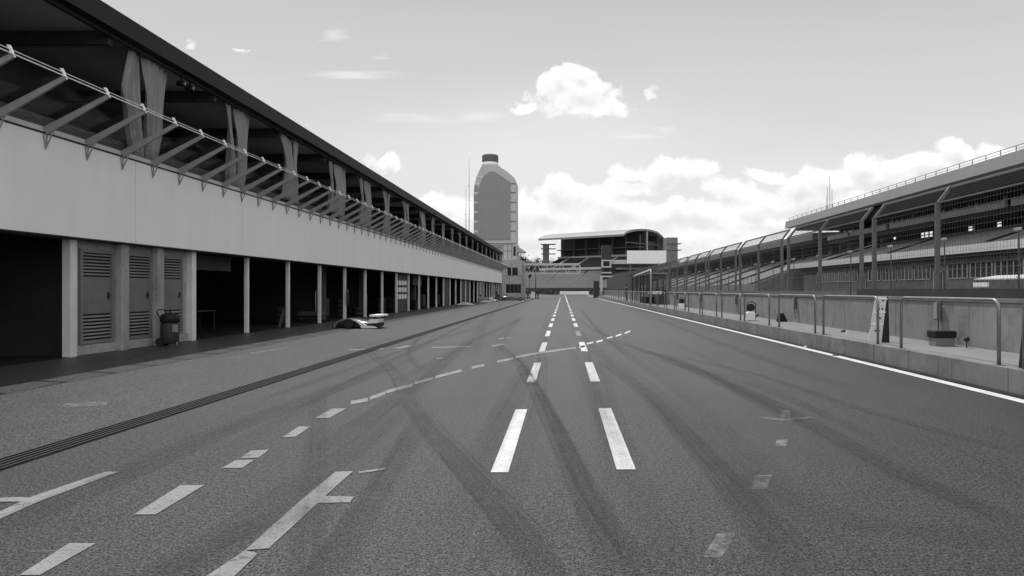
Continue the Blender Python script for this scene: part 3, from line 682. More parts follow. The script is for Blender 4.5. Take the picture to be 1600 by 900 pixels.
# garage contents
def table(X, Y, L_, lab):
    r_ = empty('work_table', (X, Y, 0), lab, 'table', 'work tables in the garage')
    MB().box(X-.35, X+.35, Y-L_/2, Y+L_/2, .74, .78).build('table_top', M_inner2, r_)
    for sx in (-.3, .3):
        for sy in (-L_/2+.08, L_/2-.08): MB().box(X+sx-.02, X+sx+.02, Y+sy-.02, Y+sy+.02, 0, .739).build('leg', M_dark, r_)
table(-14.6, 23.9, 1.5, 'pale topped work table behind the wide column in the first open garage'); table(-14.6, 28.6, 1.7, 'pale topped work table seen left of the thin column in the garage')
def cabinet(X, Y, z, lab):
    r_ = empty('tool_cabinet', (X, Y, 0), lab, 'cabinet', 'dark tool cabinets in the garages')
    MB().box(X-.3, X+.3, Y-.5, Y+.5, .08, z).build('cabinet_body', M_dark, r_, bevel=.01)
    for k in range(4): MB().box(X+.301, X+.315, Y-.46, Y+.46, .14+k*(z-.2)/4, .1+(k+1)*(z-.2)/4).build('drawer', M_inner2, r_)
    for sy in (-.4, .4): MB().lathe([(.035,-.02),(.04,0),(.035,.02)], (X+.2, Y+sy, .04), 10, 'y').build('castor', M_tyre, r_)
for i, (X, Y, z) in enumerate(((-14.2,26.0,1.0),(-14.0,41.5,1.1),(-13.8,49.0,1.3),(-13.6,57,1.0),(-13.2,66.5,1.2),(-13.2,74.5,1.1))): cabinet(X, Y, z, 'dark drawer cabinet half hidden in a shaded garage bay')
r_ = empty('equipment_cart', (-12.6, 36.0, 0), 'dark flat equipment cart with a padded top by the garage column', 'cart')
MB().box(-13.2, -12.05, 35.6, 36.4, .30, .50).build('padded_top', M_inner2, r_, bevel=.04); MB().box(-13.15, -12.1, 35.65, 36.35, .14, .2).build('shelf', M_dark, r_)
for X in (-13.05, -12.2):
    for Y in (35.7, 36.3): MB().box(X-.025, X+.025, Y-.025, Y+.025, .08, .3).build('leg', M_dark, r_); MB().lathe([(.05,-.02),(.055,0),(.05,.02)], (X,Y,.056), 12, 'y').build('wheel', M_tyre, r_)
MB().tube([(-12.5,36.2,.5),(-12.5,36.2,1.55)], .02, 8).build('pole', M_lgrey, r_)
b = MB(); b.prism([(-11.98,30.05,0),(-11.86,30.05,0),(-11.75,30.30,.75),(-11.87,30.30,.75)], (0,.03,0)); b.build('plank', M_inner2, label='narrow board leaning beside the second thin garage column', cat='board')
r_ = empty('hose_coil', (-11.62, 38.6, .8), 'coiled dark hose hung on a thin garage column', 'hose')
for k in range(5):
    MB().tube([(-11.62+.012*k, 38.6+(.10+.015*k)*math.sin(q)-.02*k, 1.2+(.40-.03*k)*math.cos(q)) for q in [i*math.pi/10 for i in range(21)]], .026, 6).build('coil', M_galvd if k % 2 else M_dark, r_)
MB().tube([(-11.67,38.6,1.62),(-11.56,38.6,1.6),(-11.56,38.6,1.66)], .012, 6).build('hook', M_galv, r_)
r_ = empty('low_trailer', (-12.6, 13.6, 0), 'low dark ramp board lying in the nearest garage bay', 'ramp')
MB().prism([(-12.9,11.6,.02),(-12.9,13.9,.02),(-12.9,13.9,.10),(-12.9,11.6,.34)], (1.0,0,0)).build('ramp_board', M_inner2, r_); MB().box(-12.95, -11.85, 13.91, 14.0, .02, .12).build('ramp_lip', M_black, r_)
def tyre_stack(X, Y, n, lab):
    r_ = empty('tyre_stack', (X, Y, 0), lab, 'tyres', 'tyre stacks in the garages')
    for k in range(n):
        MB().lathe([(.17,0),(.29,.01),(.32,.06),(.32,.20),(.29,.25),(.17,.26)], (X+.01*(k%2),Y,.005+k*.265), 22).build('tyre', M_tyre, r_)
for X, Y, n in ((-13.2,33.6,3),(-12.7,41.0,4),(-12.8,44.5,2),(-12.6,49.6,4),(-12.5,60.5,3)): tyre_stack(X, Y, n, 'stack of dark tyres standing in a shaded garage bay')
# compressor / drum
X, Y = -11.22, 20.45
r_ = empty('drum_vacuum', (X, Y, 0), 'dark drum vacuum with a bent push handle in front of the third louvred door', 'vacuum cleaner')
MB().lathe([(.20,.07),(.23,.10),(.245,.35),(.24,.62),(.23,.66)], (X,Y,0), 24).build('drum', M_dark, r_)
MB().lathe([(.21,.662),(.25,.68),(.26,.80),(.22,.90),(.08,.95),(.04,.96)], (X,Y,0), 24).build('motor_head', M_black, r_)
MB().tube([(X-.2,Y-.02,.62),(X-.27,Y-.02,.78),(X-.36,Y-.02,.98),(X-.33,Y-.02,1.04),(X-.12,Y-.02,1.03),(X-.1,Y-.02,.92)], .016, 8).build('handle', M_black, r_)
MB().tube([(X,Y,.95),(X,Y,1.06)], .02, 8).build('valve', M_black, r_)
MB().box(X+.17, X+.28, Y-.20, Y-.08, .40, .62).build('control_box', M_grey, r_, bevel=.01)
for sy in (-.16, .16): MB().lathe([(.10,-.03),(.12,-.02),(.12,.02),(.10,.03)], (X-.2,Y+sy,.122), 18, 'y').build('wheel', M_tyre, r_)
MB().tube([(X+.22,Y-.05,.0),(X+.22,Y-.05,.12)], .025, 8).build('foot', M_galv, r_)

# race car bodywork in the light and shade in front of the garages
Yb = 29.9; r_ = empty('race_car_bodywork', (-8.9, Yb, 0), 'low white tailed race car bodywork with a dark wheel arch half in the shade', 'race car')
def arc_shell(X0, X1, rad, z0, Y0, Y1, th_, n_=18, ay=1.0):
    out = []; c = (X0+X1)/2; r0 = (X1-X0)/2
    for k in range(n_+1):
        q = math.pi*k/n_; out.append((c-r0*math.cos(q), z0+rad*math.sin(q)))
    inn = [(c-(r0-th_)*math.cos(math.pi*k/n_), z0+(rad-th_)*math.sin(math.pi*k/n_)) for k in range(n_+1)]
    poly = [Vector((x, Y0, z)) for x, z in out]+[Vector((x, Y0, z)) for x, z in inn[::-1]]
    return MB().prism(poly, (0, Y1-Y0, 0))
rows = []                                                # dark and light top shell, lofted along X
prof = [(-9.75,.06,.04),(-9.5,.20,.3),(-9.15,.34,.5),(-8.8,.385,.62),(-8.45,.33,.66),(-8.15,.27,.7),(-7.9,.30,.7),(-7.72,.30,.66)]
for (x, z, w_) in prof:
    rows.append([Vector((x, Yb+.35-w_, .07)), Vector((x, Yb+.35-w_*.98, z*.7)), Vector((x, Yb+.35-w_*.8, z)), Vector((x, Yb+.35, z*1.05)), Vector((x, Yb+.35+w_*.8, z)), Vector((x, Yb+.35+w_, .07))])
MB().sheet(rows[:5]).build('front_shell', M_carbon, r_)
MB().sheet(rows[4:]).build('rear_shell', M_carbon, r_)
arc_shell(-9.45, -8.25, .37, .05, Yb-.42, Yb-.22, .03).build('wheel_arch', M_grey, r_)
fp = [(-8.62,.37),(-8.42,.33),(-8.2,.20),(-8.05,.12),(-7.75,.10),(-7.7,.03),(-8.30,.03),(-8.34,.16),(-8.5,.28)]
MB().prism([(x, Yb-.45, z) for x, z in fp], (0, .25, 0)).build('fender', M_white, r_)
MB().prism([(-8.12,Yb-.40,.21),(-7.63,Yb-.40,.24),(-7.6,Yb-.40,.40),(-7.95,Yb-.40,.40)], (0,.9,0)).build('tail_panel', M_white, r_)
MB().box(-7.98, -7.52, Yb-.4, Yb+.9, .49, .57).build('wing', M_white, r_, bevel=.01)
for Y_ in (Yb-.36, Yb+.85): MB().box(-7.84, -7.66, Y_, Y_+.02, .39, .49).build('wing_strut', M_black, r_)
MB().box(-7.86, -7.72, Yb-.38, Yb+.8, .04, .2).build('diffuser', M_black, r_)
for Y_ in (Yb-.38, Yb+.75): MB().lathe([(.16,-.09),(.21,-.08),(.21,.08),(.16,.09)], (-8.85,Y_,.212), 22, 'y').build('wheel', M_tyre, r_)
MB().box(-9.6, -8.3, Yb-.1, Yb+.7, .03, .12).build('floor_tray', M_black, r_)

def race_car(loc, rz, lab, m_body, flip=False):
    r_ = empty('race_car', (0,0,0), lab, 'race car', 'race cars parked by the garages')
    rows = []
    for (x, z, w_, zb) in ((2.1,.22,.10,.14),(1.7,.30,.18,.13),(1.1,.42,.26,.10),(.5,.55,.34,.08),(.1,.58,.40,.08),(-.35,.66,.50,.08),(-.8,.72,.50,.08),(-1.3,.56,.40,.1),(-1.9,.42,.25,.14)):
        rows.append([Vector((x,-w_,zb)), Vector((x,-w_,z*.75)), Vector((x,-w_*.55,z)), Vector((x,w_*.55,z)), Vector((x,w_,z*.75)), Vector((x,w_,zb)), Vector((x,-w_,zb))])
    MB().sheet(rows).build('body', m_body, r_)
    MB().lathe([(.2,.58),(.22,.62),(.16,.665)], (.05,0,0), 16).build('cockpit', M_black, r_)
    MB().prism([(-.45,-.12,.68),(-.75,-.12,.71),(-.72,-.12,.95),(-.6,-.12,.95)], (0,.24,0)).build('roll_hoop', M_carbon, r_)
    for x, w_, r0 in ((1.35,.72,.28),(-1.45,.72,.32)):
        for s_ in (-1, 1):
            wl_ = MB().lathe([(r0*.6,-.14),(r0*.95,-.15),(r0,-.10),(r0,.10),(r0*.95,.15),(r0*.6,.14)], (x,s_*w_,r0), 22, 'y').build('wheel', M_tyre, r_)
            MB().lathe([(r0*.55,-.152),(r0*.5,.152)], (x,s_*w_,r0), 14, 'y').build('rim', M_galv, wl_)
            MB().beam((x,s_*.2,.34),(x,s_*(w_-.1),.3), .03, .02).build('suspension_arm', M_black, r_)
    MB().box(1.85, 2.3, -.85, .85, .10, .13).build('front_wing', m_body, r_)
    MB().box(-2.15, -1.75, -.55, .55, .84, .88).build('rear_wing', m_body, r_)
    for s_ in (-.55, .55): MB().box(-2.2, -1.7, s_-.012, s_+.012, .5, .92).build('wing_end_plate', M_carbon, r_)
    r_.location = loc; r_.rotation_euler = (0,0,rz); return r_
race_car((-7.6, 104.5, 0), R(2), 'dark low race car parked across the apron with its nose to the lane', M_carbon)
race_car((-10.9, 99.5, 0), R(-20), 'grey race car standing half inside the shade left of the dark one', M_grey)
b = MB(); b.prism([(-9.95,96.6,.05),(-9.15,96.4,.05),(-9.1,96.4,.16),(-9.8,96.6,.62),(-9.95,96.6,.6)], (0,.9,0)); b.build('engine_cover', M_white, label='white wedge shaped engine cover lying in front of the race cars', cat='bodywork')
for X, Y, s_, lab in ((-10.4, 76, 1.0, 'pale nose panel lying at the garage edge, left one of two'), (-9.9, 91, .8, 'pale nose panel lying at the garage edge, right one of two')):
    b = MB(); b.sheet([[Vector((X-s_+2*s_*i/6, Y-.4+.8*j/4, .03+.28*math.sin(math.pi*i/6)*math.sin(math.pi*j/4))) for j in range(5)] for i in range(7)]); o = b.build('nose_panel', M_lgrey, label=lab, cat='bodywork'); so = o.modifiers.new('thick','SOLIDIFY'); so.thickness = .02

# ------------------------------------------------------------------ people
def skin_mesh(verts, edges, radii, sub=2):
    me = D.meshes.new('tmp'); me.from_pydata(verts, edges, []); o = D.objects.new('tmp', me); COL.objects.link(o)
    o.modifiers.new('s', 'SKIN'); o.modifiers.new('d', 'SUBSURF').levels = sub
    sv = me.skin_vertices[0].data
    for i, r0 in enumerate(radii): sv[i].radius = (r0, r0) if not isinstance(r0, tuple) else r0
    sv[0].use_root = True
    dg = bpy.context.evaluated_depsgraph_get(); m2_ = D.meshes.new_from_object(o.evaluated_get(dg)); D.objects.remove(o); 
    for p in m2_.polygons: p.use_smooth = True
    return m2_
def person(loc, rz, lab, top, legs, stride=.12, arm=.08):
    r_ = empty('person', (0,0,0), lab, 'person')
    V = [(0,0,.95),(0,0,1.12),(0,0,1.35),(0,0,1.48),(0,.02,1.56),(0,.02,1.68),
         (.10,0,.90),(.11,stride*.4,.50),(.11,stride*.3-.05,.08),(.11,stride*.3+.13,.04),
         (-.10,0,.90),(-.11,-stride*.2,.50),(-.11,-stride*.6-.05,.08),(-.11,-stride*.6+.13,.04),
         (.19,0,1.42),(.24,-.04,1.14),(.24,arm,.90),(.24,arm+.02,.80),
         (-.19,0,1.42),(-.24,-.04,1.14),(-.24,arm,.90),(-.24,arm+.02,.80)]
    E = [(0,1),(1,2),(2,3),(3,4),(4,5),(0,6),(6,7),(7,8),(8,9),(0,10),(10,11),(11,12),(12,13),(2,14),(14,15),(15,16),(16,17),(2,18),(18,19),(19,20),(20,21)]
    Rr = [(.15,.11),(.13,.10),(.17,.11),.06,.055,.095,.085,.06,.042,.035,.085,.06,.042,.035,.06,.045,.032,.03,.06,.045,.032,.03]
    me = skin_mesh([Vector(v) for v in V], E, Rr); me.materials.append(M_skin); me.name = 'body'; o = D.objects.new('body', me); COL.objects.link(o); o.parent = r_
    me = skin_mesh([Vector(V[i]) for i in (0,1,2,3,14,15,16,18,19,20)], [(0,1),(1,2),(2,3),(2,4),(4,5),(5,6),(2,7),(7,8),(8,9)], [(.165,.125),(.145,.115),(.185,.125),.075,.075,.06,.046,.075,.06,.046])
    me.materials.append(top); o = D.objects.new('jacket', me); COL.objects.link(o); o.parent = r_
    me = skin_mesh([Vector(V[i]) for i in (0,6,7,8,10,11,12)], [(0,1),(1,2),(2,3),(0,4),(4,5),(5,6)], [(.16,.12),.10,.075,.06,.10,.075,.06])
    me.materials.append(legs); o = D.objects.new('trousers', me); COL.objects.link(o); o.parent = r_
    MB().lathe([(.03,1.80),(.085,1.775),(.105,1.72),(.10,1.66)][::-1], (0,.005,0), 14).build('hair', M_black, r_)
    for s_ in (.11, -.11):
        yb = V[8][1] if s_ > 0 else V[12][1]; MB().box(s_-.045, s_+.045, yb-.05, yb+.2, .0, .085).build('shoe', M_black, r_, bevel=.02)
    r_.location = loc; r_.rotation_euler = (0,0,rz); return r_
person((7.25, 82, .378), R(90), 'person in dark clothes standing on the platform beside the shelter', M_black, M_dark)
person((-6.35, 128, 0), R(200), 'person in dark clothes standing by the tower corner, left of the pole', M_dark, M_black)
person((-4.5, 128, 0), R(160), 'person in dark clothes walking right of the pole near the tower', M_black, M_dark, .3)
person((-9.9, 107, 0), R(250), 'person in black standing behind the race cars at the garage', M_black, M_black)

# ------------------------------------------------------------------ bottle shaped tower
YT = 143.
tw = empty('bottle_tower', (-12, YT, 0), 'tall tower shaped like an oil bottle with a grey front panel', 'tower')
out = [(740,380),(740,302),(741.5,288),(745,275),(750,264),(753,258),(779,258),(783,262),(791,267),(800,274.5),(804.5,279),(806,284),(806,380)]
MB().prism([P(x,y,YT) for x,y in out], (0,7,0)).build('body', M_lgrey, tw)
pan = [(747,374.5),(747,303),(748.5,293),(752,282),(758,273),(766,267.5),(772,268),(784,275.5),(797.5,284.5),(797.5,374.5)]
MB().prism([P(x,y,YT-.15) for x,y in pan], (0,.148,0)).build('front_panel', M_grey, tw)
pb2 = P(766,257.5,YT+3.2); cw = 13/F*YT
MB().lathe([(cw*1.0,-.3),(cw*1.0,.4)], pb2, 28).build('neck', M_white, tw)
cp = MB(); n_ = 40; vs = []
zt = (257.5-241.5)/F*YT
for zz, rr in ((.41,1.0),(zt*.8,1.0),(zt*.93,.95),(zt,.8)):
    for k in range(n_*2):
        q = math.pi*k/n_; rad = cw*rr*(1.0 if k % 2 else .955); vs.append(pb2+Vector((rad*math.cos(q), rad*math.sin(q), zz)))
N2 = n_*2; cp.add(vs, [(i*N2+k, i*N2+(k+1)%N2, (i+1)*N2+(k+1)%N2, (i+1)*N2+k) for i in range(3) for k in range(N2)]+[[3*N2+k for k in range(N2)]]); cp.build('cap', M_galvd, tw)
for y in (276,287,301,316,331,346,361):
    xl = 740.2 if y > 290 else (741.8 if y > 280 else 745); xr = 746.6 if y > 300 else (749.4 if y > 285 else 753)
    MB().prism([P(xl,y-.5,YT-.05),P(xr,y-.5,YT-.05),P(xr,y+.5,YT-.05),P(xl,y+.5,YT-.05)], (0,.048,0)).build('ring_line', M_white, tw)
    if y > 280: MB().prism([P(798.2,y-.7,YT-.05),P(805.8,y-.7,YT-.05),P(805.8,y+.7,YT-.05),P(798.2,y+.7,YT-.05)], (0,.048,0)).build('ring_groove', M_galvd, tw)
for i, (ya, yb) in enumerate(((290,300),(304,315),(318,330),(333,345),(348,360),(363,374))):
    MB().prism([P(741,ya,YT-.03),P(746.4,ya,YT-.03),P(746.4,yb,YT-.03),P(741,yb,YT-.03)], (0,.028,0)).build('side_window', M_grey, tw)
MB().prism([P(750,380.2,YT+.3),P(807,380.2,YT+.3),P(807,406,YT+.3),P(750,406,YT+.3)], (0,9,0)).build('upper_storey', M_lgrey, tw)
g_ = MB()
for x in (786,793,799.5): g_.prism([P(x,381,YT+.25),P(x+.6,381,YT+.25),P(x+.6,404,YT+.25),P(x,404,YT+.25)], (0,.04,0))
g_.prism([P(786,391.6,YT+.24),P(800,391.6,YT+.24),P(800,392.2,YT+.24),P(786,392.2,YT+.24)], (0,.008,0)); g_.build('glazing_bar', M_galvd, tw)
MB().prism([P(766,383,YT+.28),P(785,383,YT+.28),P(785,390,YT+.28),P(766,390,YT+.28)], (0,.015,0)).build('window', M_grey, tw)
MB().prism([P(802,385,YT+.27),P(806,385,YT+.27),P(806,400,YT+.27),P(802,400,YT+.27)], (0,.02,0)).build('window', M_dark, tw)
MB().prism([P(806,384,YT+2),P(808,384,YT+2),P(821,393,YT+2),P(819,394.5,YT+2),P(806,394.5,YT+2)], (0,4,0)).build('awning', M_lgrey, tw)
x0 = (780-VX)*YT/F; x1 = (815-VX)*YT/F; zt2 = H-(406.2-VY)*YT/F
MB().box(x0, x1, YT, YT+16, 0, zt2).build('base_storeys', M_plaster, tw)
MB().prism([P(793,418,YT-.03),P(809,418,YT-.03),P(809,430,YT-.03),P(793,430,YT-.03)], (0,.028,0)).build('window', M_win, tw)
MB().prism([P(799,418,YT-.06),P(800.2,418,YT-.06),P(800.2,430,YT-.06),P(799,430,YT-.06)], (0,.028,0)).build('window_bar', M_lgrey, tw)
MB().prism([P(790.5,444,YT-.03),P(814,444,YT-.03),P(814,457.5,YT-.03),P(790.5,457.5,YT-.03)], (0,.028,0)).build('window', M_win, tw)
for x in (797,803.5,809): MB().prism([P(x,444,YT-.06),P(x+.6,444,YT-.06),P(x+.6,457.5,YT-.06),P(x,457.5,YT-.06)], (0,.028,0)).build('window_bar', M_galvd, tw)
MB().box(x1+.002, x1+.03, YT+1, YT+7, 2.7, 4.1).build('window', M_win, tw); MB().box(x1+.002, x1+.03, YT+1.5, YT+12, 5.2, 6.8).build('window', M_grey, tw)
MB().prism([P(787,430.5,YT-.02),P(815,430.5,YT-.02),P(815,431.3,YT-.02),P(787,431.3,YT-.02)], (0,.018,0)).build('storey_band', M_galvd, tw)
for i, (x, yt, yb) in enumerate(((733,247,380),(728,292,380))):
    r_ = empty('radio_mast', P(x, 453, 139)-Vector((0,0,1.6)), ('taller' if i == 0 else 'shorter')+' thin radio mast rising behind the pit building roof', 'mast')
    a0 = P(x, 453, 139); a0.z = 0; top = P(x, yt, 139)
    MB().tube([a0, a0.lerp(top,.6), top], [.10,.07,.025], 6).build('mast_tube', M_galvd, r_)
    for f in (.55,.7,.8) if i == 0 else (.6,.75): MB().beam(a0.lerp(top,f)-Vector((.35,0,0)), a0.lerp(top,f)+Vector((.35,0,0)), .04, .04).build('cross_arm', M_galvd, r_)

# truss gantry with its mast
YG = 146.; gr = empty('truss_gantry', (-5.5, YG, 0), 'white steel truss gantry reaching from the tower over the lane', 'gantry')
def gp(x, y, dy=0): return P(x, y, YG)+Vector((0,dy,0))
for dy in (0, 1.4):
    MB().beam(gp(819,413,dy), gp(907,413,dy), .25, .42).build('top_chord', M_lgrey, gr)
    MB().beam(gp(819,427.3,dy), gp(907,427.3,dy), .25, .20).build('bottom_chord', M_lgrey, gr)
    MB().beam(gp(906,413,dy), gp(906,427.3,dy), .25, .25).build('end_post', M_lgrey, gr)
    xs = [821,830,839,848,858,868,877,886.5,895.5,905]
    for k in range(len(xs)-1):
        a_, b_ = ((413,427) if k % 2 == 0 else (427,413)); MB().beam(gp(xs[k],a_,dy+.02), gp(xs[k+1],b_,dy+.02), .10, .10).build('diagonal', M_lgrey, gr)
MB().beam(gp(853,421,.7), gp(904,421,.7), .12, .15).build('sign_rail', M_lgrey, gr)
a0 = P(837,408,YG+.7); MB().tube([(a0.x,a0.y,0), a0], .11, 10).build('mast', M_galv, gr)
r_ = empty('lane_signal', P(827,453,140)-Vector((0,0,1.6)), 'dark signal lamp on a thin pole near the tower', 'signal light')
a0 = P(827,432,140); MB().tube([(a0.x,140,0),(a0.x,140,a0.z)], .05, 8).build('pole', M_dark, r_)
MB().prism([P(826,430,139.8),P(829.5,428,139.8),P(830.5,431.5,139.8),P(827.5,435,139.8),P(825.5,434,139.8)], (0,.4,0)).build('lamp_housing', M_black, r_)
r_ = empty('white_cabinet', (-5.4, 131, 0), 'white cabinet standing between the two distant people', 'cabinet')
MB().box(-5.85, -5.2, 131, 131.6, .05, 1.25).build('cabinet_body', M_white, r_, bevel=.02); MB().box(-5.9, -5.15, 130.95, 131.65, 1.252, 1.30).build('cabinet_top', M_lgrey, r_); MB().box(-5.83, -5.22, 131.02, 131.58, 0, .05).build('cabinet_foot', M_dark, r_)
r_ = empty('lane_end_barrier', (4, 250, 0), 'white low barrier closing the far end of the lane', 'barrier')
for k in range(8): MB().box(-1.2+k*1.28, -1.2+k*1.28+1.24, 250, 250.5, 0, 1.1).build('barrier_block', M_white, r_, bevel=.04)
bh = MB(); rr = random.Random(11)
for k in range(500):
    c = Vector((-4.6+rr.gauss(0,1.0), 246+rr.gauss(0,.8), abs(rr.gauss(.5,.4)))); s_ = rr.uniform(.1,.22); a0 = Vector((rr.uniform(-1,1),rr.uniform(-1,1),rr.uniform(-1,1))).normalized(); b0 = a0.orthogonal().normalized()
    bh.add([c-a0*s_-b0*s_, c+a0*s_-b0*s_, c+a0*s_+b0*s_, c-a0*s_+b0*s_], [(0,1,2,3)])
bh.build('bush', M_leaf, fix=False, label='dark rounded bush left of the white barrier', cat='bush')

# ------------------------------------------------------------------ far grandstand at the end, turned about 38 degrees
T = R(38); ORG = Vector((22.5, 265, 0)); UH = Vector((-math.cos(T), math.sin(T), 0)); WH = Vector((math.sin(T), math.cos(T), 0))
def E3(u_, w_, z): return ORG+UH*u_+WH*w_+Vector((0,0,z))
eg = empty('end_grandstand', E3(20,0,0), 'distant grandstand with a curved white roof across the lane end', 'grandstand')
def slab(mb, u0, u1, w0, w1, z0, z1):
    vs = [E3(a_,b_,c_) for a_ in (u0,u1) for b_ in (w0,w1) for c_ in (z0,z1)]
    return mb.add(vs, [(0,1,3,2),(4,6,7,5),(0,4,5,1),(2,3,7,6),(0,2,6,4),(1,5,7,3)])
pr = []; n_ = 24; DW = 34.
for k in range(n_+1):
    f = k/n_; w_ = -1+DW*f; z = 22.2+2.9*math.sin(math.pi*min(f*1.02,1))**.62 - 2.2*max(0,f-.72)/.28; pr.append((w_, z))
rf = MB(); top = [(w_,z) for w_,z in pr]; bot = [(w_, z-.75) for w_,z in pr][::-1]
rf.prism([E3(-.5,w_,z) for w_,z in top+bot], UH*41); rf.build('roof', M_eroof, eg)
def tiers(mb, u0, u1, w0, w1, z0, z1, n):
    for k in range(n):
        wa = w0+(w1-w0)*k/n; zb = z0+(z1-z0)*(k+1)/n; slab(mb, u0, u1, wa, w1+.5, (zb-(z1-z0)/n) if k else z0-.4, zb)
a = MB(); tiers(a, -4, 62, -16, -3, 2.2, 8.8, 22); a.build('lower_tier', M_seatd, eg)
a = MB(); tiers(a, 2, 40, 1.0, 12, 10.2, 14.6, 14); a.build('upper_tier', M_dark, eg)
for u_ in (14, 28, 44): 
    a = MB(); vs = [E3(u_+du, w_, z) for du in (0,.9) for (w_,z) in ((-16.2,2.25),(-3,9.15),(-3,8.9),(-16.2,2.0))]; a.add(vs, [(0,1,2,3),(7,6,5,4),(0,4,5,1),(1,5,6,2),(2,6,7,3),(3,7,4,0)]); a.build('aisle', M_dark, eg)
for u_ in (10, 24, 34):
    a = MB(); vs = [E3(u_+du, w_, z) for du in (0,.8) for (w_,z) in ((.8,10.45),(12,14.95),(12,14.6),(.8,10.2))]; a.add(vs, [(0,1,2,3),(7,6,5,4),(0,4,5,1),(1,5,6,2),(2,6,7,3),(3,7,4,0)]); a.build('aisle', M_lgrey, eg)
slab(MB(), -4, 62, -16.8, -16.3, 0, 2.3).build('front_wall', M_dark, eg)
slab(MB(), 0, 41, .2, .9, 9.4, 10.3).build('tier_edge', M_lgrey, eg)
slab(MB(), 0, 41, -2.4, 14, 8.9, 9.35).build('concourse_roof', M_dark, eg)
slab(MB(), 0, 41, 12.2, 12.8, 14.7, 15.4).build('box_floor_edge', M_lgrey, eg)
slab(MB(), 0, 40.5, 14.5, 15, 9, 24.0).build('box_wall', M_dark, eg)
slab(MB(), 0, 40.5, 24, 24.4, 0, 23.2).build('back_wall', M_dark, eg)
slab(MB(), .3, 40.5, 11, 14.4, 17.9, 18.2).build('box_gallery', M_galvd, eg)
for k in range(7): slab(MB(), 1+k*6.4, 1.5+k*6.4, 12.9, 13.4, 15.2, 22.8).build('roof_column', M_galvd, eg)
slab(MB(), 1.0, 1.4, 15.1, 33, 9, 20.8).build('end_wall', M_dark, eg)
slab(MB(), -.2, .3, 16, 16.5, 0, 25).build('end_column', M_lgrey, eg)
for z in (15.4, 19.2): slab(MB(), -.1, .1, 1, 24, z, z+.3).build('end_gallery', M_galvd, eg)
# stair towers, screen, cross wing
def tower_px(name, x0, x1, yt, Y, dep, m_, par, zb=0.):
    p0 = P(x0,yt,Y); p1 = P(x1,yt,Y); return MB().box(p0.x, p1.x, Y, Y+dep, zb, p0.z).build(name, m_, par)
tower_px('stair_tower', 848, 857.5, 381, 290, 8, M_galvd, eg); tower_px('stair_tower', 1041.5, 1059, 371, 262, 9, M_conc, eg)
for y in (381, 388, 396): MB().prism([P(845,y,289.7),P(868,y,289.7),P(868,y+.9,289.7),P(845,y+.9,289.7)], (0,4,0)).build('stair_landing', M_galvd, eg)
for y in (380, 390): MB().prism([P(1042,y,261.6),P(1065,y,261.6),P(1065,y+.9,261.6),P(1042,y+.9,261.6)], (0,4,0)).build('stair_landing', M_galvd, eg)
st = tower_px('corner_tower', 940.5, 955, 383, 258, 6, M_dark, eg)
for y0, y1 in ((406,408),(416,418),(425,427)):
    MB().prism([P(940,y0,257.8),P(955.5,y0,257.8),P(955.5,y1,257.8),P(940,y1,257.8)], (0,.19,0)).build('floor_band', M_lgrey, st)
for x in (940,952.5): MB().prism([P(x,408.2,257.7),P(x+2.5,408.2,257.7),P(x+2.5,416,257.7),P(x,416,257.7)], (0,.25,0)).build('frame_post', M_lgrey, st)
for y0, y1 in ((409,416),(419,424.8),(428,436)): MB().prism([P(943,y0,257.9),P(952,y0,257.9),P(952,y1,257.9),P(943,y1,257.9)], (0,.09,0)).build('opening', M_black, st)
MB().prism([P(955.3,406,259),P(1040,406,259),P(1040,412.5,259),P(955.3,412.5,259)], (0,6,0)).build('wing_slab', M_lgrey, eg)
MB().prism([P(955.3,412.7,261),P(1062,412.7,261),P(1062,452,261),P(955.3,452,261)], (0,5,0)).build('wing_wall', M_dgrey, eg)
MB().prism([P(963,418.5,256),P(1000,418.5,256),P(1000,421,256),P(963,421,256)], (0,4.9,0)).build('wing_slab', M_conc, eg)
r_ = empty('big_screen', P(1010, 412, 254), 'large blank pale board on the end grandstand', 'board')
MB().prism([P(980,391.5,254),P(1041,391.5,254),P(1041,411.5,254),P(980,411.5,254)], (0,.8,0)).build('board_face', M_white, r_)
MB().prism([P(984,411.7,254.1),P(986,411.7,254.1),P(986,430,254.1),P(984,430,254.1)], (0,.6,0)).build('support_post', M_galvd, r_); MB().prism([P(1034,411.7,254.1),P(1036,411.7,254.1),P(1036,430,254.1),P(1034,430,254.1)], (0,.6,0)).build('support_post', M_galvd, r_)

# ------------------------------------------------------------------ main grandstand on the right
mg = empty('main_grandstand', (30, 60, 0), 'long main grandstand on the right with a flat grey roof edge', 'grandstand')
Y0, Y1 = -25., 87.
MB().prism([(26.9,Y0,9.05),(27.0,Y0,9.88),(46,Y0,10.7),(46,Y0,10.3),(28,Y0,9.2),(27.6,Y0,9.03)], (0,Y1-Y0,0)).build('roof', M_stand_fascia, mg)
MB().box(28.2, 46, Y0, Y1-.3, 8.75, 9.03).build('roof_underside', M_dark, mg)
b = MB(); y = Y0
while y < Y1: b.box(27.3, 27.34, y, y+.05, 9.88, 10.3); y += 1.55
b.tube([(27.32,Y0,10.3),(27.32,Y1,10.3)], .025, 5); b.tube([(27.32,Y0,10.1),(27.32,Y1,10.1)], .015, 5); b.build('roof_railing', M_galv, mg)
MB().box(32.0, 34.6, Y0, Y1-.5, 7.12, 7.55).build('box_floor', M_black, mg)
y = Y0
while y < Y1-1:
    e = min(y+9.2, Y1-.6); MB().box(31.9, 32.1, y+.35, e, 7.56, 8.05).build('box_parapet', M_box, mg); y += 9.55
MB().box(33.2, 33.3, Y0, Y1-.6, 7.56, 8.74).build('box_window', M_win, mg)
rr = random.Random(4); y = Y0+35
